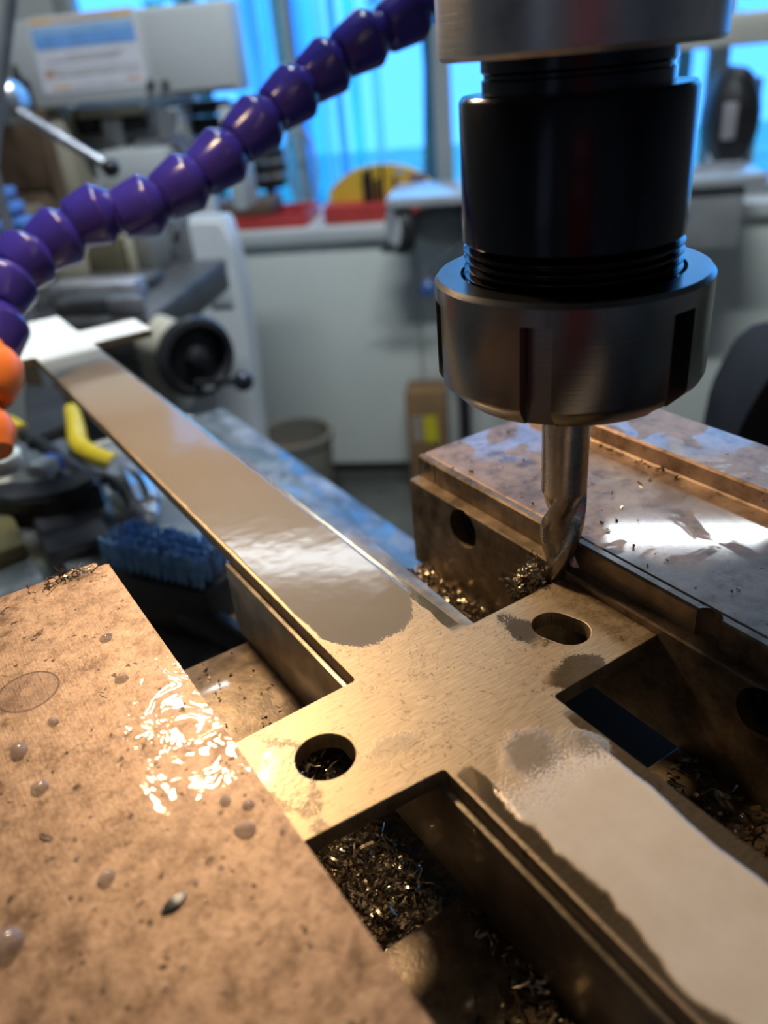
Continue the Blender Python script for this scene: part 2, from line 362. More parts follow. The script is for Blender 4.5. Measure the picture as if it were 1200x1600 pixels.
def fillet(pts, k=5):
    """pts: (x, y, radius) polygon -> rounded loop"""
    out = []
    for i, (x, y, r) in enumerate(pts):
        p = Vector((x, y)); a = Vector(pts[i - 1][:2]); b = Vector(pts[(i + 1) % len(pts)][:2])
        if r <= 0: out.append((x, y)); continue
        u = (a - p).normalized(); v = (b - p).normalized(); ang = u.angle(v); d = r / math.tan(ang / 2)
        p0 = p + u * d; p1 = p + v * d
        for j in range(k + 1):
            s = j / k; out.append(tuple((1 - s) ** 2 * p0 + 2 * s * (1 - s) * p + s * s * p1))
    return out
# boxes laid out in shop coordinates (s to the right, d away from the lathe bench, z up)
def roommat(): 
    m = Matrix((RH, FH, Vector((0, 0, 1)))).transposed().to_4x4(); m.translation = Vector((CAM.x, CAM.y, 0)); return m
ROOM = roommat()
def rbox(bm, s0, s1, d0, d1, z0, z1, bev=0.0):
    return box(bm, (s0, d0, z0), (s1, d1, z1), bev, ROOM)
def ext(px0, py0, px1, py1, d):
    """shop extents (s0, s1, z0, z1) of something standing at distance d that spans these picture bounds"""
    mx, my = (px0 + px1) / 2, (py0 + py1) / 2
    return sd(bg(px0, my, d))[0], sd(bg(px1, my, d))[0], bg(mx, py1, d).z, bg(mx, py0, d).z
def pbox(bm, px0, py0, px1, py1, d, th, bev=0.0):
    s0, s1, z0, z1 = ext(px0, py0, px1, py1, d); return rbox(bm, s0, s1, d, d + th, z0, z1, bev)

# ================================================================== THE SHOP
FLOOR, CEIL, DW = -1.10, 1.60, 2.80
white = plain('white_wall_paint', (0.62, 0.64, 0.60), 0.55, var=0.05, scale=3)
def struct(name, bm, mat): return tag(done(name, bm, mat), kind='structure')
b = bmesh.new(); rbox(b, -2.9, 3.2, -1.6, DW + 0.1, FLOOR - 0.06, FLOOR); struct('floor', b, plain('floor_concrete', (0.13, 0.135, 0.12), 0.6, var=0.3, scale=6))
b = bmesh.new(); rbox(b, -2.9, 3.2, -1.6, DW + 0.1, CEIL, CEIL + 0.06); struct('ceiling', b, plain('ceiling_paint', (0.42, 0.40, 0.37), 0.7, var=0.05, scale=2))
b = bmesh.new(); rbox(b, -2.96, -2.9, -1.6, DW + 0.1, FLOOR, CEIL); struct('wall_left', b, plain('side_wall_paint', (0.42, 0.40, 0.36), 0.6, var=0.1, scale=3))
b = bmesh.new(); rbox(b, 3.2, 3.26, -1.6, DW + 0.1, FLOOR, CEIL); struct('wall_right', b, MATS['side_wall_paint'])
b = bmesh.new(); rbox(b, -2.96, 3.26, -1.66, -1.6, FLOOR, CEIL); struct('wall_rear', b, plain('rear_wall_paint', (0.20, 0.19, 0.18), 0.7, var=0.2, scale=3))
root = empty('added_red_cabinet', room(0.1, -1.4, FLOOR), 'added unseen red cabinet at the rear wall, for reflections on the chuck', 'cabinet')  # added behind the camera so the chuck mirrors a red streak
b = bmesh.new(); rbox(b, -0.16, 0.34, -1.59, -1.2, FLOOR, 0.75, 0.01); done('cabinet_body', b, plain('cabinet_red', (0.32, 0.035, 0.03), 0.4), root)
for k in range(6):
    b = bmesh.new(); rbox(b, -0.14, 0.32, -1.2005, -1.185, FLOOR + 0.06 + k * 0.29, FLOOR + 0.33 + k * 0.29, 0.004); done('drawer', b, MATS['cabinet_red'], root)
root = empty('locker', room(-0.9, -1.4, FLOOR), 'added unseen grey locker at the rear wall, for reflections on the chuck', 'locker')  # added behind the camera as another streak for the chuck to mirror
b = bmesh.new(); rbox(b, -1.1, -0.7, -1.59, -1.2, FLOOR, 0.9, 0.01); done('locker_body', b, plain('locker_grey', (0.45, 0.46, 0.48), 0.4), root)
b = bmesh.new(); rbox(b, -1.08, -0.72, -1.2005, -1.185, FLOOR + 0.06, 0.86, 0.004); done('door', b, MATS['locker_grey'], root)
SILL = bg(560, 338, DW).z; HEADZ = 1.35
WS = [sd(bg(x, 150, DW))[0] for x in (130, 452, 690, 905, 1120)] + [2.4]     # mullion centres
b = bmesh.new()
rbox(b, -2.9, 3.2, DW, DW + 0.1, FLOOR, SILL); rbox(b, -2.9, 3.2, DW, DW + 0.1, HEADZ, CEIL)
rbox(b, -2.9, WS[0] - 0.03, DW, DW + 0.1, SILL, HEADZ); rbox(b, WS[-1] + 0.03, 3.2, DW, DW + 0.1, SILL, HEADZ)
struct('wall_back', b, white)
b = bmesh.new(); rbox(b, -2.89, 3.19, DW - 0.025, DW - 0.001, HEADZ + 0.035, CEIL - 0.001, 0.003); struct('added_header_board', b, plain('added_dark_board', (0.09, 0.075, 0.06), 0.5))  # added out of view: darkens what the plate film mirrors
frame_m = plain('window_frame_paint', (0.40, 0.42, 0.42), 0.5, var=0.06, scale=4)
glass_m = m_glass('window_glass', (0.92, 0.97, 1.0))
for i in range(len(WS) - 1):
    b = bmesh.new(); a0, a1 = WS[i], WS[i + 1]; h = 0.026
    rbox(b, a0 - h, a0 + h, DW + 0.0, DW + 0.07, SILL, HEADZ, 0.004); rbox(b, a1 - h, a1 + h, DW + 0.002, DW + 0.068, SILL, HEADZ, 0.004)
    rbox(b, a0, a1, DW, DW + 0.07, SILL, SILL + 0.05, 0.004); rbox(b, a0, a1, DW, DW + 0.07, HEADZ - 0.05, HEADZ, 0.004)
    wo = struct('window_%d' % (i + 1), b, frame_m)
    b = bmesh.new(); rbox(b, a0 + h, a1 - h, DW + 0.035, DW + 0.039, SILL + 0.05, HEADZ - 0.05); done('pane', b, glass_m, wo)
b = bmesh.new(); rbox(b, WS[0] - 0.05, WS[-1] + 0.05, DW - 0.06, DW + 0.02, SILL - 0.03, SILL, 0.004); struct('trim_1', b, frame_m)

# ------------------------------------------------------------------ beyond the glass
def foliage(name, s, d, zc, rx, rz, n, mat, trunk_m, label):
    root = empty(name, room(s, d, -1.3), label, 'tree'); rnd = random.Random(name + str(s))
    vs, fs = [], []; c = room(s, d, zc)
    for _ in range(n):
        v = Vector((rnd.gauss(0, 1), rnd.gauss(0, 1), rnd.gauss(0, 1))).normalized() * (rnd.random() ** 0.45)
        p = c + Vector((v.x * rx, v.y * rx, v.z * rz)); a = Vector((rnd.gauss(0, 1), rnd.gauss(0, 1), rnd.gauss(0, 1))).normalized(); bb = a.orthogonal().normalized()
        L = rnd.uniform(0.07, 0.14); k = len(vs)
        vs += [p - a * L, p + bb * L * 0.4, p + a * L, p - bb * L * 0.4]; fs.append((k, k + 1, k + 2, k + 3))
    me = bpy.data.meshes.new('foliage'); me.from_pydata(vs, [], fs); o = link_mesh('foliage', me, mat, root); o['kind'] = 'stuff'
    bm = bmesh.new(); tube(bm, [room(s, d, -1.3), room(s + 0.05, d, zc * 0.5 - 0.4), room(s, d, zc)], [0.09, 0.07, 0.04], 10); done('trunk', bm, trunk_m, root)
leaf_m = plain('leaf', (0.20, 0.45, 0.28), 0.5, var=0.5, scale=2); bark_m = plain('bark', (0.10, 0.08, 0.06), 0.9)
b = bmesh.new(); rbox(b, -6, 8, DW + 0.1, DW + 12, -1.36, -1.3); tag(done('ground_outside', b, plain('lawn', (0.20, 0.38, 0.34), 0.9, var=0.3, scale=3)), kind='structure')
foliage('leafy_tree', -0.69, 8.2, 0.75, 0.6, 0.5, 300, leaf_m, bark_m, 'leafy tree outside behind the middle window pane')
foliage('leafy_tree', 1.6, 8.8, 0.5, 0.7, 0.5, 320, leaf_m, bark_m, 'wide leafy tree outside behind the window beside the spindle')
foliage('leafy_tree', -2.8, 8.2, 1.0, 0.45, 0.5, 220, leaf_m, bark_m, 'tall leafy tree outside behind the narrow window')
# hanging plastic strips in front of the panes
tints = [m_strip('strip_cyan', (0.35, 0.95, 1.0)), m_strip('strip_blue', (0.35, 0.62, 1.0)), m_strip('strip_pale', (0.62, 0.97, 1.0))]
root = empty('strip_curtain', room(sd(bg(520, 150, DW))[0], DW - 0.05, SILL), 'hanging cyan and blue translucent strip curtain at the window', 'curtain')
xs = [378, 394, 410, 428, 444, 476, 492, 508, 530, 556, 590]
for i, x in enumerate(xs):
    s0 = sd(bg(x, 150, DW - 0.05))[0]; wd = random.uniform(0.028, 0.045)
    b = bmesh.new(); nseg = 8; pv = None
    for k in range(nseg + 1):                      # a gently bowed strip
        z = SILL + 0.02 + (HEADZ - SILL) * k / nseg; off = 0.006 * math.sin(k * 1.3 + i)
        row = [b.verts.new(room(s0 + u * wd, DW - 0.05 + off + 0.004 * math.cos(u * math.pi), z)) for u in (-0.5, -0.17, 0.17, 0.5)]
        if pv:
            for j in range(3): b.faces.new((pv[j], pv[j + 1], row[j + 1], row[j]))
        pv = row
    done('strip', b, tints[(0, 2, 1)[i % 3]], root, 60)
b = bmesh.new(); rbox(b, sd(bg(370, 150, DW))[0], sd(bg(610, 150, DW))[0], DW - 0.07, DW - 0.03, HEADZ - 0.01, HEADZ + 0.03, 0.003); done('rail', b, frame_m, root)

# ------------------------------------------------------------------ ceiling fixtures (the tube lights sit in them)
tube_glow = m_emit('tube_glow', (0.88, 0.95, 1.0), 3.5); fixt_m = plain('fixture_enamel', (0.75, 0.75, 0.72), 0.4, var=0.03)
for (s_, d_, pw_, nm_), lb in zip(TUBES, ('long ceiling tube light over the curtained window', 'long ceiling tube light over the window right of the spindle', 'long ceiling tube light over the milling machine')):
    root = empty('%s_ceiling_light_offscreen' % nm_, room(s_, d_, 1.52), lb, 'light')
    b = bmesh.new(); rbox(b, s_ - 0.42, s_ + 0.42, d_ - 0.09, d_ + 0.09, 1.545, 1.60, 0.008); done('housing', b, fixt_m, root)
    for k, sd_n in ((-0.045, 'front'), (0.045, 'back')):
        b = bmesh.new(); tube(b, [room(s_ - 0.39, d_ + k, 1.528), room(s_ + 0.39, d_ + k, 1.528)], 0.018, 12); done('%s_%s_tube_offscreen' % (nm_, sd_n), b, tube_glow, root)

# ------------------------------------------------------------------ workbench under the window
BD = 2.30; BT = bg(560, 352, BD).z
root = empty('workbench', room(0.9, 2.5, FLOOR), 'long white panelled workbench under the windows', 'workbench')
b = bmesh.new(); E0 = sd(bg(338, 520, BD))[0]; rbox(b, E0 - 0.02, 2.6, BD - 0.03, DW - 0.085, BT - 0.035, BT, 0.004); done('worktop', b, plain('worktop_laminate', (0.60, 0.62, 0.60), 0.45, var=0.06, scale=5), root)
bench_m = plain('bench_panel_paint', (0.74, 0.76, 0.69), 0.5, var=0.05, scale=2)
edges = [E0 + 0.62 * k for k in range(6)]
for i in range(len(edges) - 1):
    b = bmesh.new(); rbox(b, edges[i] + 0.0015, edges[i + 1] - 0.0015, BD, BD + 0.02, FLOOR + 0.09, BT - 0.036, 0.003); done('front_panel', b, bench_m, root)
b = bmesh.new(); rbox(b, E0, 2.55, BD + 0.03, DW - 0.09, FLOOR, BT - 0.036); done('carcass', b, plain('carcass_grey', (0.10, 0.10, 0.09), 0.7), root)

red_m = plain('red_plastic', (0.50, 0.045, 0.035), 0.4, var=0.15, scale=10); yel_m = plain('yellow_plastic', (0.80, 0.52, 0.05), 0.45, var=0.1, scale=10)
dark_m = plain('black_iron', (0.022, 0.022, 0.024), 0.45, 0.2, var=0.3, scale=20); grey_m = plain('machine_grey', (0.30, 0.31, 0.31), 0.4, 0.1, var=0.15, scale=10)
steel_m = plain('bright_steel', (0.62, 0.63, 0.66), 0.25, 0.9, var=0.1, scale=40); brass_m = plain('brown_board', (0.13, 0.085, 0.05), 0.6, var=0.3, scale=12)
wht_m = plain('white_enamel', (0.50, 0.52, 0.52), 0.35, var=0.04, scale=4); beige_m = plain('beige_paint', (0.42, 0.38, 0.29), 0.5, var=0.15, scale=8)

# red tool tray with a dark board on top
D1 = 2.33
root = empty('tool_tray', room(*sd(bg(410, 355, D1 + 0.1)), BT), 'long red tool tray on the bench beside the white column', 'tray')
s0, s1, z0, z1 = ext(352, 338, 478, 352, D1)
b = bmesh.new(); rbox(b, s0 - 0.02, s1, D1, D1 + 0.20, BT, BT + 0.006); rbox(b, s0 - 0.02, s1, D1, D1 + 0.006, BT + 0.004, z1, 0.001); rbox(b, s0 - 0.02, s1, D1 + 0.194, D1 + 0.2, BT + 0.004, z1, 0.001)
rbox(b, s0 - 0.02, s0 - 0.014, D1 + 0.004, D1 + 0.197, BT + 0.004, z1, 0.001); rbox(b, s1 - 0.006, s1, D1 + 0.004, D1 + 0.197, BT + 0.004, z1, 0.001); done('tray_body', b, red_m, root)
for k in range(5):
    sx_ = s0 + (s1 - s0) * (k + 0.5) / 5; b = bmesh.new(); rbox(b, sx_ - 0.002, sx_ + 0.002, D1 + 0.004, D1 + 0.196, BT + 0.004, z1 - 0.004); done('divider', b, red_m, root)
e_ = ext(290, 318, 425, 340, D1 + 0.03)
b = bmesh.new(); rbox(b, e_[0], e_[1], D1 + 0.02, D1 + 0.17, z1 - 0.0005, e_[3], 0.004); tag(done('storage_box', b, brass_m), 'flat dark brown box lying across the red tool tray', 'box')

# black tool stand with two bright rings, wire loop beside it
p0 = bg(428, 335, 2.61); s_, d_ = sd(p0); zt = bg(428, 228, 2.61).z
root = empty('tool_post', room(s_, d_, BT), 'black tool post with pale rings standing on the workbench', 'tool')
m_ = Matrix.Translation(room(s_, d_, BT)); H_ = zt - BT
b = bmesh.new(); lathe(b, [(0.055, 0), (0.055, 0.012), (0.02, 0.02), (0.014, H_ * 0.35), (0.052, H_ * 0.40), (0.056, H_ * 0.46)], 28, m_); done('stand', b, dark_m, root)
b = bmesh.new(); lathe(b, [(0.050, H_ * 0.455), (0.058, H_ * 0.5), (0.058, H_ * 0.95), (0.045, H_), ], 28, m_); hd = done('head', b, dark_m, root)
for zz in (0.58, 0.80):
    b = bmesh.new(); lathe(b, [(0.0585, H_ * (zz - 0.035)), (0.063, H_ * (zz - 0.025)), (0.063, H_ * (zz + 0.025)), (0.0585, H_ * (zz + 0.035))], 28, m_); done('ring', b, steel_m, hd)
lp = []
c_ = bg(474, 285, 2.66); s_, d_ = sd(c_)
for k in range(25):
    a = 2 * math.pi * k / 24 + 4.2; lp.append(room(s_ + 0.045 * math.cos(a), d_ + 0.01 * math.sin(a * 2), BT + 0.115 + 0.11 * math.sin(a)))
b = bmesh.new(); tube(b, lp, 0.005, 8); tag(done('wire_loop', b, plain('grey_cable', (0.35, 0.38, 0.42), 0.4)), 'thin grey cable loop standing behind the black tool post', 'cable')

# yellow drill case in a red stand
D2 = 2.40; s0, s1, z0, z1 = ext(514, 258, 676, 330, D2)
root = empty('drill_case', room((s0 + s1) / 2, D2 + 0.05, BT), 'yellow drill bit case with rounded top on a red base', 'tool case')
prof = []
for k in range(17):
    u = k / 16; prof.append((s0 + (s1 - s0) * u, z1 - (z1 - z0) * 0.35 * abs(2 * u - 1) ** 2.6 * 1.4))
zk = bg(590, 318, D2 - 0.07).z - 0.001; prof = [(s0 - 0.004, zk)] + [(a, max(c, zk + 0.004)) for a, c in prof] + [(s1 + 0.004, zk)]
b = bmesh.new(); fr_ = [b.verts.new(room(s, D2, z)) for s, z in prof]; bk_ = [b.verts.new(room(s, D2 + 0.035, z)) for s, z in prof]
b.faces.new(fr_); b.faces.new(bk_[::-1])
for k in range(len(prof)): b.faces.new((fr_[k], bk_[k], bk_[(k + 1) % len(prof)], fr_[(k + 1) % len(prof)]))
done('case_shell', b, yel_m, root)
b = bmesh.new(); rbox(b, s0 - 0.01, s1 + 0.01, D2 - 0.07, D2 + 0.06, BT, bg(590, 318, D2 - 0.07).z, 0.006); done('base', b, red_m, root)
zb = bg(590, 318, D2 - 0.07).z
for px, py, r in ((572, 268, 0.008), (580, 262, 0.006), (590, 280, 0.007), (598, 256, 0.004), (618, 276, 0.006)):
    s_ = sd(bg(px, 300, D2 - 0.03))[0]; b = bmesh.new(); tube(b, [room(s_, D2 - 0.03, zb - 0.005), room(s_, D2 - 0.03, bg(px, py, D2 - 0.03).z)], r, 10); done('drill_bit', b, dark_m, root)
e_ = ext(640, 270, 666, 284, D2 - 0.002); b = bmesh.new(); rbox(b, e_[0], e_[1], D2 - 0.0025, D2 + 0.002, e_[2], e_[3], 0.001); tag(done('badge', b, plain('badge_grey', (0.28, 0.18, 0.22), 0.4), root), 'grey oval badge')
e_ = ext(618, 262, 632, 274, D2 - 0.002); b = bmesh.new(); rbox(b, e_[0], e_[1], D2 - 0.0025, D2 + 0.002, e_[2], e_[3], 0.001); done('latch', b, wht_m, root)

# grinder with tailstock handwheel to the left of the chuck, its stand stays behind the chuck
D3 = 2.0; s0, s1, z0, z1 = ext(640, 328, 760, 402, D3); zc = (z0 + z1) / 2 + 0.01
sst = sd(bg(880, 400, D3))[0]
root = empty('lathe', room(sst, D3 + 0.1, FLOOR), 'grey pedestal lathe with tailstock handwheel half hidden behind the chuck', 'lathe')
AXL = (RH * 0.88 + FH * 0.48).normalized(); ax = frame(AXL, room(s0, D3 + 0.08, zc))
b = bmesh.new(); lathe(b, [(0.022, -0.005), (0.03, 0.01), (0.052, 0.06), (0.064, 0.10), (0.066, 0.20)], 32, ax); done('tailstock', b, grey_m, root)
b = bmesh.new(); lathe(b, [(0.030, -0.052), (0.060, -0.050), (0.064, -0.042), (0.064, -0.022), (0.058, -0.016), (0.020, -0.012), (0.02, 0.0)], 36, ax); hw = done('handwheel', b, dark_m, root)
b = bmesh.new(); lathe(b, [(0.046, -0.0535), (0.046, -0.0495)], 32, ax); tag(done('dial', b, plain('dial_white', (0.85, 0.85, 0.85), 0.4, var=0.03), hw), 'white dial face')
b = bmesh.new(); q = ax @ Vector((0, 0, -0.05)); tube(b, [q + Vector((0, 0, -0.045)), q + Vector((0, 0, -0.045)) - AXL * 0.035], 0.009, 10); done('crank_knob', b, dark_m, hw)
e_ = ext(602, 306, 760, 322, D3)
b = bmesh.new(); rbox(b, e_[0], e_[1] + 0.62, D3 + 0.0, D3 + 0.24, e_[2], e_[3], 0.005); done('tray_top', b, plain('tray_enamel', (0.60, 0.61, 0.62), 0.2, 0.3, var=0.05), root)
e2 = ext(700, 345, 760, 402, D3); b = bmesh.new(); rbox(b, s0 + 0.13, sst + 0.4, D3 + 0.02, D3 + 0.2, z0 - 0.02, e_[2] + 0.001, 0.006); done('bed', b, grey_m, root)
b = bmesh.new(); rbox(b, sst - 0.13, sst + 0.1, D3 + 0.04, D3 + 0.19, FLOOR, z0 - 0.019, 0.01); done('pedestal', b, grey_m, root)
b = bmesh.new(); lathe(b, [(0.014, 0), (0.020, 0.004), (0.020, 0.03), (0.012, 0.036)], 16, frame(-FH, room(sd(bg(668, 455, D3))[0], D3 + 0.045, bg(668, 455, D3).z))); kn = done('lock_knob', b, plain('blue_knob', (0.06, 0.13, 0.35), 0.3), root)
b = bmesh.new(); p_ = room(sd(bg(668, 455, D3))[0], D3 + 0.04, bg(668, 455, D3).z); tube(b, [p_, p_ + FH * 0.05 + Vector((0, 0, 0.03)), room(s0 + 0.14, D3 + 0.09, zc - 0.03)], 0.007, 8); done('lock_lever', b, steel_m, root)

# right of the spindle: small drill press on the bench, cream blind box, rod
D4 = 2.42; s0, s1, z0, z1 = ext(1096, 130, 1160, 272, D4)
root = empty('drill_press', room((s0 + s1) / 2, D4 + 0.1, BT), 'dark bench drill press in front of the bright window', 'drill press')
b = bmesh.new(); rbox(b, s0 - 0.02, s1 + 0.12, D4 - 0.04, D4 + 0.2, BT + 0.001, BT + 0.025, 0.006); done('base', b, plain('press_base_grey', (0.35, 0.36, 0.38), 0.35, 0.2), root)
b = bmesh.new(); tube(b, [room(s1 + 0.05, D4 + 0.12, BT + 0.02), room(s1 + 0.05, D4 + 0.12, z1)], 0.018, 14); done('column', b, steel_m, root)
b = bmesh.new(); lathe(b, [(0.03, -0.02), (0.075, 0.0), (0.092, 0.03), (0.092, 0.13), (0.08, 0.17), (0.04, 0.18)], 32, frame(FH, room((s0 + s1) / 2 + 0.03, D4 - 0.02, (z0 + z1) / 2 + 0.02)) @ Matrix.Diagonal((0.72, 1.35, 1, 1))); hd = done('head', b, dark_m, root)
e_ = ext(1128, 160, 1150, 218, D4 - 0.03); b = bmesh.new(); rbox(b, e_[0], e_[1], D4 - 0.044, D4 - 0.03, e_[2], e_[3], 0.006); done('cover', b, plain('cover_grey', (0.36, 0.33, 0.34), 0.4), hd)
b = bmesh.new(); m_ = Matrix.Translation(room((s0 + s1) / 2, D4 + 0.03, 0)); zc_ = max(z0 - 0.06, BT + 0.06); lathe(b, [(0.012, zc_), (0.022, zc_ + 0.02), (0.024, zc_ + 0.09)], 20, m_); done('drill_chuck', b, steel_m, hd)
b = bmesh.new(); p_ = bg(1075, 297, D4 - 0.02); q_ = bg(1186, 297, D4 - 0.02); p_.z = q_.z = max((p_.z + q_.z) / 2, BT + 0.035); tube(b, [p_, q_], 0.006, 8); done('stop_rod', b, dark_m, root)
b = bmesh.new(); rbox(b, sd(p_)[0] - 0.004, sd(p_)[0] + 0.012, D4 - 0.03, D4 - 0.012, BT + 0.02, p_.z + 0.004, 0.002); done('rod_post', b, dark_m, root)
e_ = ext(1040, 20, 1260, 72, 2.6); b = bmesh.new(); rbox(b, e_[0], e_[1] + 0.5, 2.6, DW - 0.001, e_[2], e_[3], 0.01); tag(done('blind_box', b, plain('cream_paint', (0.66, 0.63, 0.53), 0.5, var=0.04)), 'cream roller blind box across the window behind the spindle', 'blind box')

# floor: waste bin, cardboard box
e_ = ext(420, 656, 526, 760, 2.12); sc_ = (e_[0] + e_[1]) / 2; r_ = (e_[1] - e_[0]) / 2; zt = bg(473, 668, 2.12).z
root = empty('waste_bin', room(sc_, 2.12, FLOOR), 'grey brown waste bin on the floor before the white bench', 'bin')
m_ = Matrix.Translation(room(sc_, 2.12 - 0.04, 0))
b = bmesh.new(); lathe(b, [(r_ * 0.8, FLOOR), (r_, zt), (r_ * 0.95, zt), (r_ * 0.76, FLOOR + 0.01)], 36, m_, cap=False); b.faces.new([v for v in b.verts if abs(v.co.z - FLOOR) < 1e-6][:36]); done('bucket', b, plain('bin_grey', (0.20, 0.185, 0.15), 0.6, var=0.2, scale=6), root)
b = bmesh.new(); lathe(b, [(r_ * 0.93, zt - 0.012), (r_ * 1.06, zt - 0.012), (r_ * 1.06, zt + 0.004), (r_ * 0.93, zt + 0.004), (r_ * 0.93, zt - 0.012)], 36, m_, cap=False); done('rim', b, MATS['bin_grey'], root)
b = bmesh.new(); lathe(b, [(r_ * 0.9, zt - 0.06), (r_ * 0.4, zt - 0.045), (r_ * 0.05, zt - 0.04)], 24, m_); done('waste', b, brass_m, root)
e_ = ext(636, 610, 697, 700, 2.2)
root = empty('cardboard_box', room((e_[0] + e_[1]) / 2, 2.23, FLOOR), 'tall brown cardboard box with yellow label against the bench', 'box')
b = bmesh.new(); rbox(b, e_[0], e_[1], 2.19, 2.285, FLOOR, e_[3], 0.004); done('carton', b, plain('cardboard', (0.26, 0.145, 0.06), 0.7, var=0.15, scale=10), root)
e2 = ext(663, 650, 684, 690, 2.19); b = bmesh.new(); rbox(b, e2[0], e2[1], 2.187, 2.191, e2[2], e2[3]); done('sticker', b, plain('label_yellow', (0.62, 0.52, 0.02), 0.5), root)
e2 = ext(645, 650, 660, 690, 2.19); b = bmesh.new(); rbox(b, e2[0], e2[1], 2.187, 2.191, e2[2], e2[3]); done('sticker', b, plain('label_grey', (0.36, 0.30, 0.24), 0.5), root)
e_ = ext(715, 600, 737, 690, 2.15); sc_ = (e_[0] + e_[1]) / 2
b = bmesh.new(); tube(b, [room(sc_, 2.16, FLOOR), room(sc_, 2.16, -0.55)], 0.017, 12); lathe(b, [(0.05, FLOOR), (0.05, FLOOR + 0.012), (0.02, FLOOR + 0.02)], 20, Matrix.Translation(room(sc_, 2.16, 0))); tag(done('black_pole', b, dark_m), 'slim black pole standing beside the cardboard box', 'pole')

# ------------------------------------------------------------------ white milling machine behind on the left
root = empty('column_machine', room(-0.25, 1.5, FLOOR), 'pale blue white curved machine column behind the handwheel', 'machine')
b = bmesh.new(); outl = [(275, 346), (285, 341), (345, 341), (352, 350), (362, 390), (376, 450), (388, 530), (396, 620), (398, 700), (320, 700), (308, 560), (292, 480), (280, 410)]
pts = [(sd(bg(x, y, 1.4))[0], bg(x, y, 1.4).z) for x, y in outl]; zl = min(p[1] for p in pts)
pts = [(s, FLOOR if z <= zl + 0.02 else z) for s, z in pts]
f0 = [b.verts.new(room(s, 1.4, z)) for s, z in pts]; f1 = [b.verts.new(room(s, 1.46, z)) for s, z in pts]
b.faces.new(f0[::-1]); b.faces.new(f1)
for k in range(len(pts)): b.faces.new((f0[k], f0[(k + 1) % len(pts)], f1[(k + 1) % len(pts)], f1[k]))
bmesh.ops.bevel(b, geom=[e for e in b.edges if abs((e.verts[0].co - e.verts[1].co).dot(FH)) < 1e-6], offset=0.008, segments=3, affect='EDGES')
done('column', b, plain('column_paint', (0.68, 0.71, 0.73), 0.4, var=0.03, scale=4), root)
e_ = ext(326, 425, 362, 478, 1.4); b = bmesh.new(); rbox(b, e_[0], e_[1], 1.395, 1.41, e_[2], e_[3], 0.004); done('cover_plate', b, plain('cover_paint', (0.56, 0.59, 0.62), 0.35, var=0.03), root)
pts = [bg(x, y, 1.38) for x, y in ((272, 352), (262, 372), (268, 392), (276, 420), (280, 450), (290, 490), (305, 530))]
b = bmesh.new(); tube(b, catmull(pts), 0.010, 10); done('guard_tube', b, plain('tube_grey', (0.22, 0.24, 0.27), 0.3, 0.5), root)
for y0, y1 in ((340, 378), (414, 452)):
    b = bmesh.new(); tube(b, [bg(270 + (y0 - 340) * 0.05, y0, 1.34), bg(256 + (y1 - 378) * 0.16, y1, 1.34)], 0.010, 12); done('steel_slide', b, steel_m, root)
b = bmesh.new(); pbox(b, 236, 338, 300, 470, 1.385, 0.10, 0.01); done('slide_block', b, plain('slate_paint', (0.13, 0.135, 0.15), 0.45), root)

# control cabinet with notice sheet
D5 = 1.62
s0, s1, z0, z1 = ext(45, 14, 368, 156, D5)
root = empty('control_cabinet', room((s0 + s1) / 2, D5 + 0.1, z0), 'white control cabinet with a striped notice sheet on its front', 'cabinet')
b = bmesh.new(); rbox(b, s0 - 0.045, s1, D5, D5 + 0.07, z0, z1, 0.006); body = done('cabinet_body', b, wht_m, root)
b = bmesh.new(); rbox(b, s0 + 0.235, s1 - 0.008, D5 - 0.003, D5 + 0.002, z0 + 0.008, z1 - 0.008, 0.001); done('door', b, wht_m, root)
for x in (237, 260):
    b = bmesh.new(); lathe(b, [(0.004, 0), (0.0075, 0.002), (0.0075, 0.008), (0.003, 0.010)], 14, frame(-FH, room(sd(bg(x, 131, D5))[0], D5 - 0.001, bg(x, 131, D5).z))); done('screw', b, plain('screw_grey', (0.10, 0.11, 0.13), 0.4, 0.5), root)
sh0, sh1, sz0, sz1 = ext(60, 18, 213, 142, D5)
sh0 = s0 + 0.012; sh1 = sh0 + 0.205
paper_m = plain('paper_white', (0.66, 0.66, 0.72), 0.6, var=0.02)
b = bmesh.new(); rbox(b, sh0, sh1, D5 - 0.0016, D5 + 0.001, sz0, sz1); sheet = done('notice_sheet', b, paper_m, root)
hgt = sz1 - sz0
band = {'o': plain('print_orange', (0.72, 0.47, 0.20), 0.6), 'b': plain('print_blue', (0.16, 0.36, 0.75), 0.6), 'l': plain('print_light_blue', (0.27, 0.47, 0.74), 0.6), 'g': plain('print_grey', (0.52, 0.50, 0.52), 0.6), 'p': plain('print_peach', (0.66, 0.40, 0.28), 0.6)}
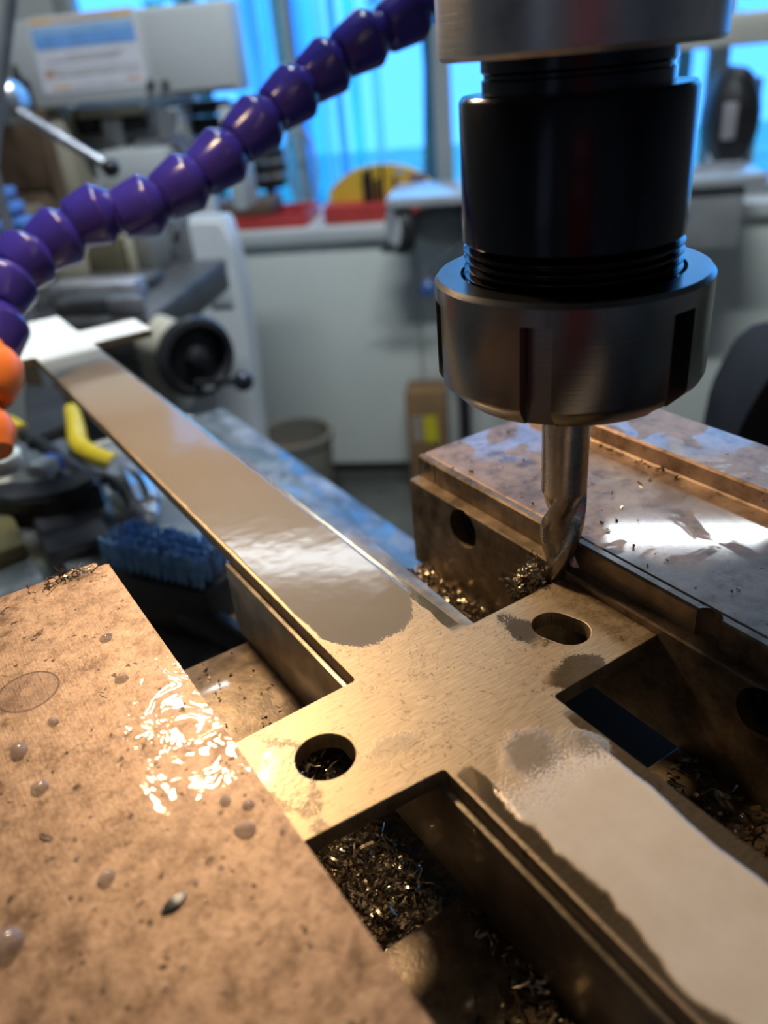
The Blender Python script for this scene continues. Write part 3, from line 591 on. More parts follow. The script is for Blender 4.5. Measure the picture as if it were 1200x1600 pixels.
for name, u0, u1, v0, v1, k in (('header', 0.02, 0.98, 0.03, 0.10, 'o'), ('heading_line', 0.23, 0.78, 0.045, 0.085, 'g'), ('band', 0.02, 0.98, 0.14, 0.24, 'l'), ('band', 0.02, 0.98, 0.24, 0.42, 'b'),
                                ('text_line', 0.30, 0.85, 0.50, 0.53, 'g'), ('text_line', 0.10, 0.8, 0.56, 0.585, 'g'), ('band', 0.06, 0.97, 0.68, 0.73, 'g'), ('band', 0.06, 0.14, 0.68, 0.80, 'p'), ('band', 0.16, 0.97, 0.75, 0.80, 'g'), ('text_line', 0.10, 0.28, 0.90, 0.94, 'o'), ('text_line', 0.3, 0.8, 0.905, 0.935, 'g'), ('text_line', 0.82, 0.97, 0.87, 0.91, 'p')):
    b = bmesh.new(); y_ = D5 - 0.0022 - (0.0005 if name != 'header' and name != 'band' else 0)
    rbox(b, sh0 + (sh1 - sh0) * u0, sh0 + (sh1 - sh0) * u1, y_, D5 - 0.001, sz1 - hgt * v1, sz1 - hgt * v0); done(name, b, band[k], sheet)

# white machine frame under the cabinet
root = empty('machine_frame', room((s0 + s1) / 2, D5 + 0.1, FLOOR), 'white machine frame carrying the control cabinet, with dark recesses', 'machine')
b = bmesh.new(); e_ = ext(104, 160, 300, 330, D5 + 0.03)
rbox(b, e_[0], e_[1], D5 + 0.10, D5 + 0.14, FLOOR, z0 - 0.0002, 0.006); done('back_frame', b, wht_m, root)
b = bmesh.new(); pbox(b, 82, 168, 112, 330, D5 + 0.02, 0.1, 0.004); done('post', b, beige_m, root)
b = bmesh.new(); pbox(b, 352, 160, 372, 330, D5 + 0.02, 0.1, 0.004); done('post', b, wht_m, root)
b = bmesh.new(); pbox(b, 150, 236, 262, 300, D5 - 0.06, 0.18, 0.006); done('gear_cover', b, wht_m, root)
for q_ in ((114, 168, 150, 212), (190, 182, 222, 206), (266, 158, 352, 180), (274, 184, 352, 212), (290, 216, 352, 244)):
    b = bmesh.new(); pbox(b, *q_, D5 + 0.07, 0.04, 0.003); done('recess_panel', b, dark_m, root)
b = bmesh.new(); pbox(b, 116, 166, 220, 182, D5 + 0.05, 0.05, 0.004); done('rail', b, beige_m, root)
b = bmesh.new(); pbox(b, 160, 186, 190, 230, D5 + 0.06, 0.05, 0.006); done('slide', b, wht_m, root)
cy_m = plain('bare_sheet_steel', (0.60, 0.61, 0.62), 0.12, 0.8, var=0.05)
for poly in (((244, 172), (272, 172), (276, 222), (250, 226)), ((212, 220), (262, 216), (262, 228), (212, 230)), ((268, 214), (282, 206), (304, 236), (294, 250))):  # plates cut to the shape of a bright window reflection
    b = bmesh.new(); A = [bg(x, y, D5 - 0.02) for x, y in poly]; B_ = [p + FH * 0.012 for p in A]
    va = [b.verts.new(p) for p in A]; vb = [b.verts.new(p) for p in B_]; b.faces.new(va[::-1]); b.faces.new(vb)
    for k in range(4): b.faces.new((va[k], va[(k + 1) % 4], vb[(k + 1) % 4], vb[k]))
    done('reflection_plate', b, cy_m, root)
b = bmesh.new(); pbox(b, 268, 168, 282, 240, D5 - 0.005, 0.1); done('guard_web', b, wht_m, root)

# brown wooden locker and shelf bits further left
root = empty('wood_locker', room(-0.62, 1.7, FLOOR), 'dark brown wooden locker beside the white machine frame', 'cabinet')
e_ = ext(-60, 176, 76, 420, 1.55); b = bmesh.new(); rbox(b, e_[0], e_[1], 1.55, 1.625, FLOOR, e_[3], 0.006); done('locker_body', b, brass_m, root)
for q_ in ((-40, 190, 70, 300), (-40, 308, 70, 420)):
    b = bmesh.new(); pbox(b, *q_, 1.545, 0.012, 0.003); done('door', b, plain('door_brown', (0.085, 0.052, 0.03), 0.5, var=0.3), root)
LKT = e_[3]; e_ = ext(38, 128, 66, 176, 1.57); b = bmesh.new(); lathe(b, [(0.018, 0), (0.02, 0.003), (0.02, 0.045), (0.008, 0.056), (0.004, 0.075)], 20, Matrix.Translation(room((e_[0] + e_[1]) / 2 - 0.03, 1.585, LKT))); tag(done('oil_can', b, dark_m), 'black can standing on the brown wooden locker', 'can')
b = bmesh.new(); tube(b, [bg(20, -30, 0.93), bg(4, 110, 0.93), bg(-12, 260, 0.93), bg(-18, 300, 0.93) - Vector((0, 0, 0.25))], 0.0065, 10); tag(done('steel_pole', b, plain('pole_grey', (0.40, 0.41, 0.45), 0.35, 0.5)), 'thin grey upright pole left of the control cabinet', 'pole')
# quill lever
root = empty('feed_lever', bg(8, 175, 1.0), 'chrome feed lever with a black ball knob', 'lever')
hubp = bg(6, 160, 1.0)
b = bmesh.new(); lathe(b, [(0.012, -0.02), (0.024, -0.018), (0.026, 0.01), (0.018, 0.02)], 24, frame(-FH, hubp)); done('hub', b, plain('hub_steel', (0.45, 0.46, 0.48), 0.25, 0.8), root)
tipp = bg(166, 258, 0.97)
b = bmesh.new(); tube(b, [hubp - FH * 0.005, tipp], 0.0058, 12); done('rod', b, steel_m, root)
b = bmesh.new(); bmesh.ops.create_uvsphere(b, u_segments=20, v_segments=12, radius=0.0105, matrix=Matrix.Translation(tipp + (tipp - hubp).normalized() * 0.006)); done('ball_knob', b, dark_m, root)
b = bmesh.new(); e_h = CAM + (hubp - CAM) * ((1.5485) / sd(hubp)[1]); tube(b, [hubp + FH * 0.015, e_h], 0.006, 12); done('shaft', b, dark_m, root)

# ------------------------------------------------------------------ neighbouring machine table with handwheel
D6 = 0.98; TZ = bg(180, 500, D6).z
s0 = sd(bg(-60, 500, D6))[0]; s1 = sd(bg(232, 500, D6))[0]
root = empty('side_table', room((s0 + s1) / 2, 1.12, FLOOR), 'dark iron side table carrying steel blocks, beyond the plate', 'machine table')
b = bmesh.new(); rbox(b, s0, s1, D6, 1.32, TZ - 0.05, TZ, 0.004); done('table_top', b, plain('table_iron', (0.085, 0.083, 0.08), 0.4, 0.4, var=0.3, scale=40), root)
b = bmesh.new(); rbox(b, s0 + 0.08, s1 - 0.06, D6 + 0.06, 1.30, FLOOR, TZ - 0.049, 0.008); done('pedestal', b, plain('pedestal_dark', (0.10, 0.10, 0.10), 0.5), root)
WC = bg(306, 558, 0.93); WA = (RH * 0.72 - FH * 0.69).normalized()
m_ = frame(WA, WC); Rw = 0.049
b = bmesh.new(); prof = [(0.0, 0)] 
ring = [(Rw - 0.009, -0.006), (Rw, -0.009), (Rw + 0.003, 0.0), (Rw, 0.009), (Rw - 0.007, 0.011), (Rw - 0.011, 0.006), (Rw - 0.009, -0.006)]
lathe(b, ring, 40, m_, cap=False); hwl = done('handwheel_rim', b, dark_m, root)
b = bmesh.new(); lathe(b, [(0.012, -0.05), (0.012, -0.02), (0.040, -0.012), (0.041, -0.006), (0.016, 0.0), (0.012, 0.012), (0.006, 0.016)], 32, m_); done('handwheel_disc', b, dark_m, root)
hp = m_ @ Vector((0, 0, 0.008)); dn = Vector((0, 0, -1)); dn = (dn - WA * dn.dot(WA)).normalized(); sd_ = WA.cross(dn)
hp = hp + dn * (Rw - 0.008) * 0.72 - sd_ * (Rw - 0.01) * 0.25
b = bmesh.new(); HA = (RH * 0.97 - FH * 0.25 + Vector((0, 0, 0.10))).normalized(); tube(b, [hp, hp + HA * 0.066], [0.0045, 0.0045], 10); done('crank_stem', b, dark_m, root)
b = bmesh.new(); bmesh.ops.create_uvsphere(b, u_segments=18, v_segments=12, radius=0.0125, matrix=Matrix.Translation(hp + HA * 0.070)); done('crank_ball', b, plain('ball_black', (0.02, 0.022, 0.03), 0.15), root)
b = bmesh.new(); lathe(b, [(0.016, -0.17), (0.034, -0.165), (0.034, -0.075), (0.026, -0.06), (0.02, -0.035)], 28, m_); done('screw_bearing', b, beige_m, root)
b = bmesh.new(); p_ = WC - WA * 0.12; sb, db = sd(p_); rbox(b, sb - 0.02, sb + 0.02, db - 0.02, D6 + 0.08, p_.z - 0.11, p_.z, 0.004); done('bracket', b, beige_m, root)

def block(name, q, d, th, mat, label, cat='block', bev=0.003, z0=None, rot=0):
    s0, s1, zb, zt = ext(*q, d); b = bmesh.new(); rbox(b, s0, s1, d, d + th, TZ + 0.0004 if z0 is None else z0, zt, bev); return tag(done(name, b, mat), label, cat)
lit = plain('ground_steel_blocks', (0.46, 0.44, 0.45), 0.35, 0.6, var=0.25, scale=60); slate = plain('slate_iron', (0.085, 0.085, 0.085), 0.45, 0.3, var=0.3, scale=40)
block('steel_plate', (84, 470, 206, 496), 1.005, 0.05, slate, 'low dark steel plate at the front of the side table', 'plate')
block('steel_bar', (70, 446, 210, 470), 1.07, 0.05, lit, 'bright ground steel bar behind the low dark plate', 'bar')
block('steel_bar', (120, 436, 240, 470), 1.14, 0.05, slate, 'dark steel bar behind the bright ground bar', 'bar')
block('vise_jaw', (168, 466, 224, 500), 0.985, 0.014, plain('vise_grey', (0.26, 0.25, 0.26), 0.4, 0.5, var=0.3, scale=50), 'grey vise jaw block next to the handwheel', 'vise jaw')
for q, mt, lb in (((84, 395, 138, 450), beige_m, 'tall beige carton at the back of the side table'), ((140, 372, 196, 450), plain('olive_box', (0.12, 0.10, 0.055), 0.6), 'tall olive brown carton beside the beige carton'), ((198, 360, 212, 448), plain('cream_post', (0.46, 0.42, 0.30), 0.5), 'slim cream post beside the olive carton'), ((214, 366, 238, 450), plain('grey_olive', (0.17, 0.165, 0.14), 0.5), 'grey olive carton next to the slim cream post')):
    block('carton' if 'carton' in lb else 'cream_post', q, 1.22, 0.08, mt, lb, 'carton' if 'carton' in lb else 'post')
block('parts_bin', (-60, 330, 60, 470), 1.24, 0.06, plain('parts_bin_brown', (0.16, 0.12, 0.08), 0.6, var=0.4, scale=30), 'brown parts bin at the end of the side table', 'bin')
for k, (x, y) in enumerate(((12, 300), (25, 322), (8, 350), (40, 345))):  # blue blobs standing in for reflected window light
    e_ = ext(x - 9, y - 9, x + 9, y + 9, 1.23); b = bmesh.new(); rbox(b, e_[0], e_[1], 1.20, 1.241, e_[2], e_[3], 0.004)
    tag(done('blue_glint', b, plain('glint_blue', (0.12, 0.28, 0.75), 0.2)), ('topmost small blue glint painted on the brown parts bin', 'painted blue glint just under the topmost one on the parts bin', 'lowest painted blue glint on the parts bin', 'painted blue glint beside the lowest one on the parts bin')[k], 'clip', 'painted blue glints on the parts bin')

# black bent guard at the right, beyond the fixed jaw
b = bmesh.new(); pts = [onz(1148, 700, -0.10), depth(1150, 665, 0.62), depth(1170, 622, 0.62), depth(1200, 585, 0.62), depth(1245, 555, 0.62), depth(1300, 545, 0.62)]
rows = []
for x, y in ((1140, 730), (1150, 686), (1160, 660), (1176, 630), (1200, 592), (1230, 570), (1290, 556)):
    p = bg(x, y, 0.62); rows.append(p)
g0 = [b.verts.new(p) for p in rows]; g1 = [b.verts.new(p + FH * 0.10) for p in rows]
low0 = [b.verts.new(Vector((p.x, p.y, -0.20)) ) for p in rows]; low1 = [b.verts.new(Vector((p.x, p.y, -0.20)) + FH * 0.10) for p in rows]
for k in range(len(rows) - 1):
    b.faces.new((g0[k], g0[k + 1], g1[k + 1], g1[k])); b.faces.new((low0[k], low0[k + 1], g0[k + 1], g0[k])); b.faces.new((low1[k + 1], low1[k], g1[k], g1[k + 1])); b.faces.new((low0[k + 1], low0[k], low1[k], low1[k + 1]))
b.faces.new((g0[0], g1[0], low1[0], low0[0])); b.faces.new((g1[-1], g0[-1], low0[-1], low1[-1]))
guard = tag(done('way_guard', b, plain('guard_black', (0.022, 0.022, 0.024), 0.9, var=0.2, spec=0.1)), 'black curved guard behind the far corner of the fixed jaw', 'guard')

# ================================================================== OUR MILL
TT = -0.120                                       # table top
TX0, TX1, TY0, TY1 = -0.24, 0.085, -0.45, 0.487
root = empty('mill_table', (-0.08, 0.0, FLOOR), 'wet grey milling machine table under the vise', 'machine table')
tb = m_table()
slots = (-0.165, -0.098, 0.040)
segs = []; xa = TX0
for c in slots: segs.append((xa, c - 0.007)); xa = c + 0.007
segs.append((xa, TX1))
b = bmesh.new()
for x0, x1 in segs: box(b, (x0, TY0, TT - 0.022), (x1, TY1, TT), 0.0012)
box(b, (TX0, TY0, TT - 0.06), (TX1, TY1, TT - 0.021), 0.002); done('table_top', b, tb, root)
b = bmesh.new(); box(b, (-0.20, -0.30, TT - 0.30), (0.04, 0.30, TT - 0.059), 0.006); done('saddle', b, plain('saddle_grey', (0.22, 0.24, 0.25), 0.4, var=0.1), root)
b = bmesh.new(); box(b, (-0.18, -0.2, FLOOR), (0.03, 0.24, TT - 0.299), 0.01); done('knee_pedestal', b, MATS['saddle_grey'], root)
b = bmesh.new(); box(b, (TX0 + 0.02, TY1 - 0.001, TT - 0.058), (TX1 - 0.02, TY1 + 0.025, TT - 0.006), 0.004); done('end_bracket', b, beige_m, root)
guard.location += Vector((0, 0, 0))
b = bmesh.new(); gp = rows[3]; box(b, (gp.x - 0.02, gp.y - 0.02, FLOOR), (gp.x + 0.10, gp.y + 0.08, -0.195), 0.006); done('guard_post', b, MATS['guard_black'], guard)

# ---------------------------------------------------------------- vise
BED = -0.031; JT = 0.0103; YA, YB = -0.091, 0.0715
vise = empty('milling_vise', (-0.08, -0.01, TT), 'brown oil stained steel milling vise gripping the cross plate', 'vise')
grime = m_grime('oily_brown_steel', (0.035, 0.024, 0.014), (0.20, 0.145, 0.085), 0.35, 0.55, 130, 0.9)
bedm = m_grime('wet_bed_steel', (0.07, 0.05, 0.03), (0.32, 0.235, 0.145), 0.3, 0.4, 150, 1.0)
b = bmesh.new()
S0, S1 = -0.0445, 0.0245
box(b, (-0.30, -0.0885, TT), (0.055, S0, BED), 0.0008); box(b, (-0.30, S1, TT), (0.055, 0.0685, BED), 0.0008)
box(b, (-0.30, S0 - 0.001, TT), (0.055, S1 + 0.001, -0.075)); box(b, (-0.30, S0 - 0.001, TT), (-0.27, S1 + 0.001, BED))
done('vise_bed', b, bedm, vise)
# fixed jaw body (raised back step)
fixm = m_jaw('fixed_jaw_steel', 60, *JAWC)
b = bmesh.new()
prof = [(0.0052, BED), (0.079, BED), (0.079, 0.0150), (0.0782, 0.0162), (0.0545, 0.0162), (0.0535, 0.0156), (0.0531, 0.0108), (0.0526, JT - 0.0001), (0.0056, JT - 0.0001), (0.0052, JT - 0.0005)]
f0 = [b.verts.new((x, YA, z)) for x, z in prof]; f1 = [b.verts.new((x, YB, z)) for x, z in prof]
b.faces.new(f0); b.faces.new(f1[::-1])
for k in range(len(prof)): b.faces.new((f0[k], f1[k], f1[(k + 1) % len(prof)], f0[(k + 1) % len(prof)]))
done('fixed_jaw', b, fixm, vise, 20)
# jaw plate: stepped profile, screw holes, half round notch
XF, XB, ZL = -0.0018, 0.0022, 0.0025
b = bmesh.new()
prof = [(XF, BED + 0.0003), (0.0050, BED + 0.0003), (0.0050, JT - 0.0004), (0.0046, JT), (XB + 0.0006, JT), (XB, JT - 0.0006), (XB, ZL + 0.0001), (XF + 0.0005, ZL), (XF, ZL - 0.0005)]
f0 = [b.verts.new((x, YA, z)) for x, z in prof]; f1 = [b.verts.new((x, YB, z)) for x, z in prof]
b.faces.new(f0); b.faces.new(f1[::-1])
for k in range(len(prof)): b.faces.new((f0[k], f1[k], f1[(k + 1) % len(prof)], f0[(k + 1) % len(prof)]))
cut = []
HOLES = [(0.0425, -0.0045), (-0.0650, -0.0045)]
for hy, hz in HOLES:
    c = bmesh.new(); lathe(c, [(0.0068, -0.004), (0.0068, 0.0060)], 36, frame((1, 0, 0), (XF, hy, hz))); cut.append(c)
c = bmesh.new(); lathe(c, [(0.0034, ZL + 0.0002), (0.0034, 0.02)], 28, Matrix.Translation((XB - 0.0006, -0.0459, 0))); cut.append(c)
c = bmesh.new(); box(c, (XB - 0.001, 0.0618, ZL + 0.0008), (XB + 0.0004, 0.0624, 0.02)); cut.append(c)
me = boolean(b, cut); plate_m = m_grime('oily_jaw_plate', (0.07, 0.05, 0.03), (0.32, 0.235, 0.145), 0.32, 0.6, 150, 0.7)
jp = link_mesh('jaw_plate', me, plate_m, vise, 25)
for hy, hz in HOLES:
    b = bmesh.new(); lathe(b, [(0.0063, 0.0), (0.0063, 0.0012), (0.0055, 0.0018), (0.0032, 0.0018), (0.0030, 0.0004)], 28, frame((-1, 0, 0), (0.0046, hy, hz))); done('socket_screw', b, dark_m, jp)
# moving jaw
movm = m_moving(); MX = -0.1046
b = bmesh.new(); box(b, (-0.30, -0.089, BED), (MX, 0.0790, JT), 0)
be = [e for e in b.edges if all(abs(v.co.x - MX) < 1e-6 for v in e.verts) and all(v.co.y > 0.07 for v in e.verts)]
bmesh.ops.bevel(b, geom=be, offset=0.0028, segments=2, affect='EDGES')
be = [e for e in b.edges if all(abs(v.co.x - MX) < 1e-6 for v in e.verts) and all(v.co.y < -0.07 for v in e.verts)]
bmesh.ops.bevel(b, geom=be, offset=0.004, segments=2, affect='EDGES')
be = [e for e in b.edges if all(abs(v.co.z - JT) < 1e-6 for v in e.verts)]
bmesh.ops.bevel(b, geom=be, offset=0.0007, segments=2, affect='EDGES')
done('moving_jaw', b, movm, vise, 20)
# milled seat lip of the moving jaw under the plate end
b = bmesh.new(); box(b, (MX - 0.002, -0.089, BED + 0.0002), (MX + 0.0001, 0.074, -0.0045), 0.0003); done('jaw_lip', b, plate_m, vise)

# ---------------------------------------------------------------- parallels under the work
parm = m_grime('parallel_steel', (0.20, 0.165, 0.115), (0.46, 0.385, 0.27), 0.3, 0.7, 110, 0.5)
PT = -0.0045
b = bmesh.new(); box(b, (-0.0713, -0.118, BED), (-0.0600, 0.0756, PT), 0.0006)
tag(done('parallel_bar', b, parm), 'long steel parallel bar under the edge of the plate nearest the moving jaw', 'parallel bar')
b = bmesh.new(); m_ = Matrix.Translation((-0.0317, 0.066, 0)) @ Matrix.Rotation(R_(-2.2), 4, 'Z')
box(b, (-0.0045, -0.10, BED), (0.0042, 0.0, PT), 0.0005, m_)
tag(done('parallel_bar', b, parm), 'short steel parallel bar sticking out beside the plate toward the fixed jaw', 'parallel bar')

# ---------------------------------------------------------------- the cross plate
TH = 0.0044; XL, XR = -0.0697, -0.0368; AL, AR = MX + 0.0000, XF
Y1, Y0 = -0.0024, -0.0352
Yf0, Yf1, YE = 0.3385, 0.371, 0.42
r1 = 0.0012
outline = fillet([(XL, -0.150, 0), (XR, -0.150, 0), (XR, Y0, r1), (AR, Y0, 0.0004), (AR, Y1, 0.0004), (XR, Y1, 0.0032), (XR, Yf0, 0.003), (AR, Yf0, 0.0008), (AR, Yf1, 0.0008), (XR, Yf1, 0.003), (XR, YE, 0), (XL, YE, 0),
                  (XL, Yf1, 0.003), (MX, Yf1, 0.0008), (MX, Yf0, 0.0008), (XL, Yf0, 0.003), (XL, Y1 + 0.0008, r1), (MX, Y1 + 0.0003, 0.0004), (MX, Y0 + 0.0006, 0.0004), (XL, Y0 - 0.0018, r1)])
slot_pts = [(-22.5, -12.4), (-19.6, -10.9), (-16.8, -10.8), (-14.1, -12.7), (-12.0, -17.6), (-13.3, -21.8), (-17.2, -25.8), (-20.7, -25.2), (-23.2, -22.2), (-23.8, -17.1)]
# obround: two arcs about the arm's centre line
def obround(cx, cy, r, L, ang, n=14):
    out = []; ca, sa = math.cos(ang), math.sin(ang)
    for e, a0 in ((L / 2, -math.pi / 2), (-L / 2, math.pi / 2)):
        for k in range(n + 1):
            a = a0 + math.pi * k / n; x = e + r * math.cos(a); y = r * math.sin(a); out.append((cx + x * ca - y * sa, cy + x * sa + y * ca))
    return out
slot_lp = obround(-0.0180, -0.0183, 0.0055, 0.0042, R_(-72))
hole_lp = [(-0.0878 + 0.0066 * math.cos(2 * math.pi * k / 40), -0.0183 + 0.0066 * math.sin(2 * math.pi * k / 40)) for k in range(40)]
hf1 = [(x, 0.355 + 0.0066 * math.sin(2 * math.pi * k / 24)) for k in range(24) for x in (-0.0878 + 0.0066 * math.cos(2 * math.pi * k / 24),)]
me = extrude_outline([outline, slot_lp, hole_lp, hf1], -TH, 0.0, 0.00025)
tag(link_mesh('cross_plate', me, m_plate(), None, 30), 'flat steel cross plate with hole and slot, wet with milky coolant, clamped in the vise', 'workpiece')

# ---------------------------------------------------------------- end mill
mill_m = m_turned('carbide_grey', (0.50, 0.47, 0.43), 0.20, 1.0, 6000, 0.08)
RM = 0.00603; ZT_, ZF = -0.0016, 0.027
em = empty('end_mill', (0, 0, ZT_), 'steel end mill with spiral flutes held under the collet nut', 'end mill')
b = bmesh.new(); lathe(b, [(RM, ZF - 0.0005), (RM, 0.075)], 40); done('shank', b, mill_m, em)
b = bmesh.new(); NL, NA = 56, 72; rings = []
for i in range(NL + 1):
    z = ZT_ + (ZF - ZT_) * i / NL; tw = (z - ZT_) / 0.056 * 2 * math.pi + 0.5
    dep = 0.46 * min(1.0, max(0.0, (ZF - z) / 0.009)) ** 0.7
    row = []
    for k in range(NA):
        a = 2 * math.pi * k / NA; u = ((a - tw) / (2 * math.pi) * 3) % 1.0
        if u < 0.16: g = 0.0
        elif u < 0.30: g = ((u - 0.16) / 0.14) * 0.10
        else:
            v = (u - 0.30) / 0.70; g = 0.10 + 0.90 * math.sin(min(1.0, v * 1.06) ** 0.9 * math.pi * 0.5) if v < 0.94 else 1.0 - (v - 0.94) / 0.06
        r = RM * (1 - dep * g) if i < NL else RM
        row.append(b.verts.new((r * math.cos(a), r * math.sin(a), z)))
    rings.append(row)
for p, q in zip(rings, rings[1:]):
    for k in range(NA): b.faces.new((p[k], p[(k + 1) % NA], q[(k + 1) % NA], q[k]))
b.faces.new(rings[0][::-1]); b.faces.new(rings[-1]); done('flutes', b, mill_m, em, 40)

# ---------------------------------------------------------------- collet chuck
ch = empty('collet_chuck', (0, 0, 0.055), 'black collet chuck with a slotted grey steel nut', 'chuck')
nt_ = NT('nut_grey_steel'); v_ = nt_.noise(1.0, 2, vec=nt_.scaled((60, 60, 3000))); n_ = nt_.noise(140, 4); X_, Y_, Z_ = nt_.xyz()
rr_ = nt_.math('SQRT', nt_.math('ADD', nt_.math('MULTIPLY', X_, X_), nt_.math('MULTIPLY', Y_, Y_)))
nut_m = nt_.out(nt_.mix(nt_.smooth(n_, 0.45, 0.7, 0, 0.3), (0.215, 0.21, 0.21), (0.15, 0.147, 0.147)), nt_.math('ADD', 0.22, nt_.math('MULTIPLY', n_, 0.06)), 1.0, nt_.bump(v_, 0.15, 0.0002))
blk_m = m_turned('black_oxide', (0.030, 0.030, 0.036), 0.10, 1.0, 4000, 0.06, 0.0)
RN = 0.0315
b = bmesh.new(); lathe(b, [(0.0245, 0.060), (0.0085, 0.0585), (0.0085, 0.0555), (0.022, 0.0555), (0.0268, 0.0565), (RN - 0.0006, 0.0605), (RN, 0.0618), (RN, 0.0837), (RN - 0.0009, 0.0848), (0.0254, 0.0848), (0.0252, 0.0842), (0.0248, 0.070)], 96, cap=False)
rr = sorted(b.verts, key=lambda v: (v.co.x ** 2 + v.co.y ** 2))
bmesh.ops.holes_fill(b, edges=[e for e in b.edges if e.is_boundary], sides=0)
cut = []
for k in range(6):
    a = R_(-147.5 + 60 * k); c = bmesh.new()
    m_ = Matrix.Rotation(a, 4, 'Z') @ Matrix.Translation((RN, 0, 0))
    box(c, (-0.0058, -0.0034, 0.05), (0.004, 0.0034, 0.0800), 0.0003, m_, 1)
    cut.append(c)
me = boolean(b, cut); nut = link_mesh('collet_nut', me, nut_m, ch, 28)
b = bmesh.new(); prof = [(0.0225, 0.0700)]
z = 0.0820
prof.append((0.0235, 0.0815))
for k in range(5):
    prof += [(0.0230, z), (0.02445, z + 0.0007), (0.02445, z + 0.0010), (0.0230, z + 0.0017)]; z += 0.0019
prof += [(0.0236, 0.0916), (0.02455, 0.0924), (0.02455, 0.1204), (0.0238, 0.1214), (0.0197, 0.1216)]
lathe(b, prof, 96); done('chuck_body', b, blk_m, ch, 40)
b = bmesh.new(); lathe(b, [(0.0197, 0.1214), (0.0197, 0.1240), (0.0192, 0.1244), (0.0192, 0.1250), (0.0198, 0.1256), (0.0198, 0.1290)], 72); done('collar', b, blk_m, ch)
b = bmesh.new(); lathe(b, [(0.0063, 0.0560), (0.0063, 0.0535), (0.0083, 0.0535), (0.0085, 0.0600)], 40); done('collet', b, nut_m, ch)
# spindle and head
sp_m = m_turned('spindle_ground_steel', (0.42, 0.41, 0.41), 0.26, 0.95, 2500, 0.3)
sp = empty('spindle', (0, 0, 0.128), 'grey ground steel spindle nose above the chuck', 'spindle')
b = bmesh.new(); lathe(b, [(0.0190, 0.1285), (0.0279, 0.1280), (0.02865, 0.1290), (0.02865, 0.185)], 96); done('nose', b, sp_m, sp)
b = bmesh.new(); lathe(b, [(0.0286, 0.1845), (0.045, 0.185), (0.047, 0.188), (0.047, 0.30)], 72); done('quill', b, sp_m, sp)
b = bmesh.new(); box(b, (-0.17, -0.20, 0.2995), (0.32, 0.30, 0.80), 0.02); box(b, (0.315, -0.14, 0.32), (0.62, 0.24, 0.72), 0.02); done('mill_head', b, MATS['saddle_grey'], sp)  # unseen head, enlarged to keep ceiling light off the vise

# ---------------------------------------------------------------- work lamp on a flexible arm
for L_, aim_, lb in ((LAMP, LAMP_AIM, 'small round work lamp on a flexible arm over the vise'),):
    lamp_r = empty('work_lamp', L_, lb, 'lamp'); la = (L_ - aim_).normalized(); m_ = frame(la, L_)
    b = bmesh.new(); lathe(b, [(0.026, -0.006), (0.027, -0.006), (0.026, 0.010), (0.016, 0.026), (0.008, 0.030), (0.007, 0.028), (0.015, 0.024), (0.024, 0.008), (0.026, -0.006)], 40, m_, cap=False); done('lamp_shade', b, dark_m, lamp_r)
    q_ = L_ + la * 0.029; b = bmesh.new(); tube(b, [q_, q_ + la * 0.006, Vector((q_.x, q_.y + 0.004, 0.292)), Vector((q_.x, q_.y + 0.004, 0.2990))], 0.005, 10); done('flexible_arm', b, dark_m, lamp_r)

# ---------------------------------------------------------------- segmented coolant hose
hose_m = NT('violet_plastic'); hose_m.out(hose_m.ramp(hose_m.noise(60, 3), [(0.3, (0.034, 0.024, 0.22)), (0.7, (0.046, 0.032, 0.29))]), 0.20, 0.0, hose_m.bump(hose_m.noise(500, 3), 0.06, 0.0005)); hose_m = hose_m.m
or_m = plain('orange_plastic', (0.85, 0.22, 0.035), 0.4, var=0.1, scale=80, bump=0.1)
cp = [(752, -62, .44), (690, -18, .44), (634, 26, .435), (566, 66, .43), (508, 108, .43), (455, 150, .425), (398, 198, .42), (342, 250, .415), (284, 290, .41), (220, 324, .405), (146, 338, .40), (88, 374, .395), (38, 408, .385), (4, 452, .375), (-10, 520, .365)]
cpw = [depth(*p) for p in cp]
hose = empty('coolant_hose', cpw[0], 'violet segmented coolant hose with an orange nozzle', 'hose')
prof = [(0.58, -0.62), (0.60, -0.56), (0.74, -0.52), (0.80, -0.47), (0.99, 0.08), (1.0, 0.11), (1.0, 0.15), (0.985, 0.18), (0.70, 0.43), (0.62, 0.47), (0.58, 0.60)]
for i in range(1, len(cpw)):
    p = cpw[i]; nx = cpw[i - 1]; pv = cpw[i + 1] if i + 1 < len(cpw) else p + (p - nx)
    t = (nx - pv).normalized(); L = (nx - pv).length / 2
    b = bmesh.new(); RS = 0.0150
    lathe(b, [(r * RS, z * L * 1.02) for r, z in prof], 40, frame(t, p)); done('hose_segment', b, hose_m, hose, 32)
n0 = depth(-17, 590, .345); n1 = depth(-14, 678, .338); n2 = depth(8, 690, .338); t = (cpw[-1] - n1).normalized()
b = bmesh.new(); lathe(b, [(r * 0.0140, z * 0.021) for r, z in [(0.5, -0.62), (0.72, -0.5), (0.95, -0.1), (1.0, 0.1), (0.98, 0.3), (0.8, 0.5), (0.5, 0.68), (0.4, 0.9)]], 40, frame(t, n0)); tag(done('nozzle_ball', b, or_m, hose, 50), 'orange nozzle joint')
b = bmesh.new(); lathe(b, [(r * 0.0105, z * 0.013) for r, z in [(0.45, -0.75), (0.62, -0.75), (0.8, -0.4), (1.0, 0.0), (0.9, 0.4), (0.7, 0.9)]], 32, frame(t + Vector((-0.25, 0, 0)), n1)); tag(done('nozzle_tip', b, or_m, hose, 40), 'orange nozzle tip')
b = bmesh.new(); tube(b, catmull([cpw[0], depth(800, -110, .44), Vector((0.235, 0.235, 0.235)), Vector((0.24, 0.21, 0.280)), Vector((0.24, 0.21, 0.2972))]), 0.009, 12); done('supply_tube', b, hose_m, hose)

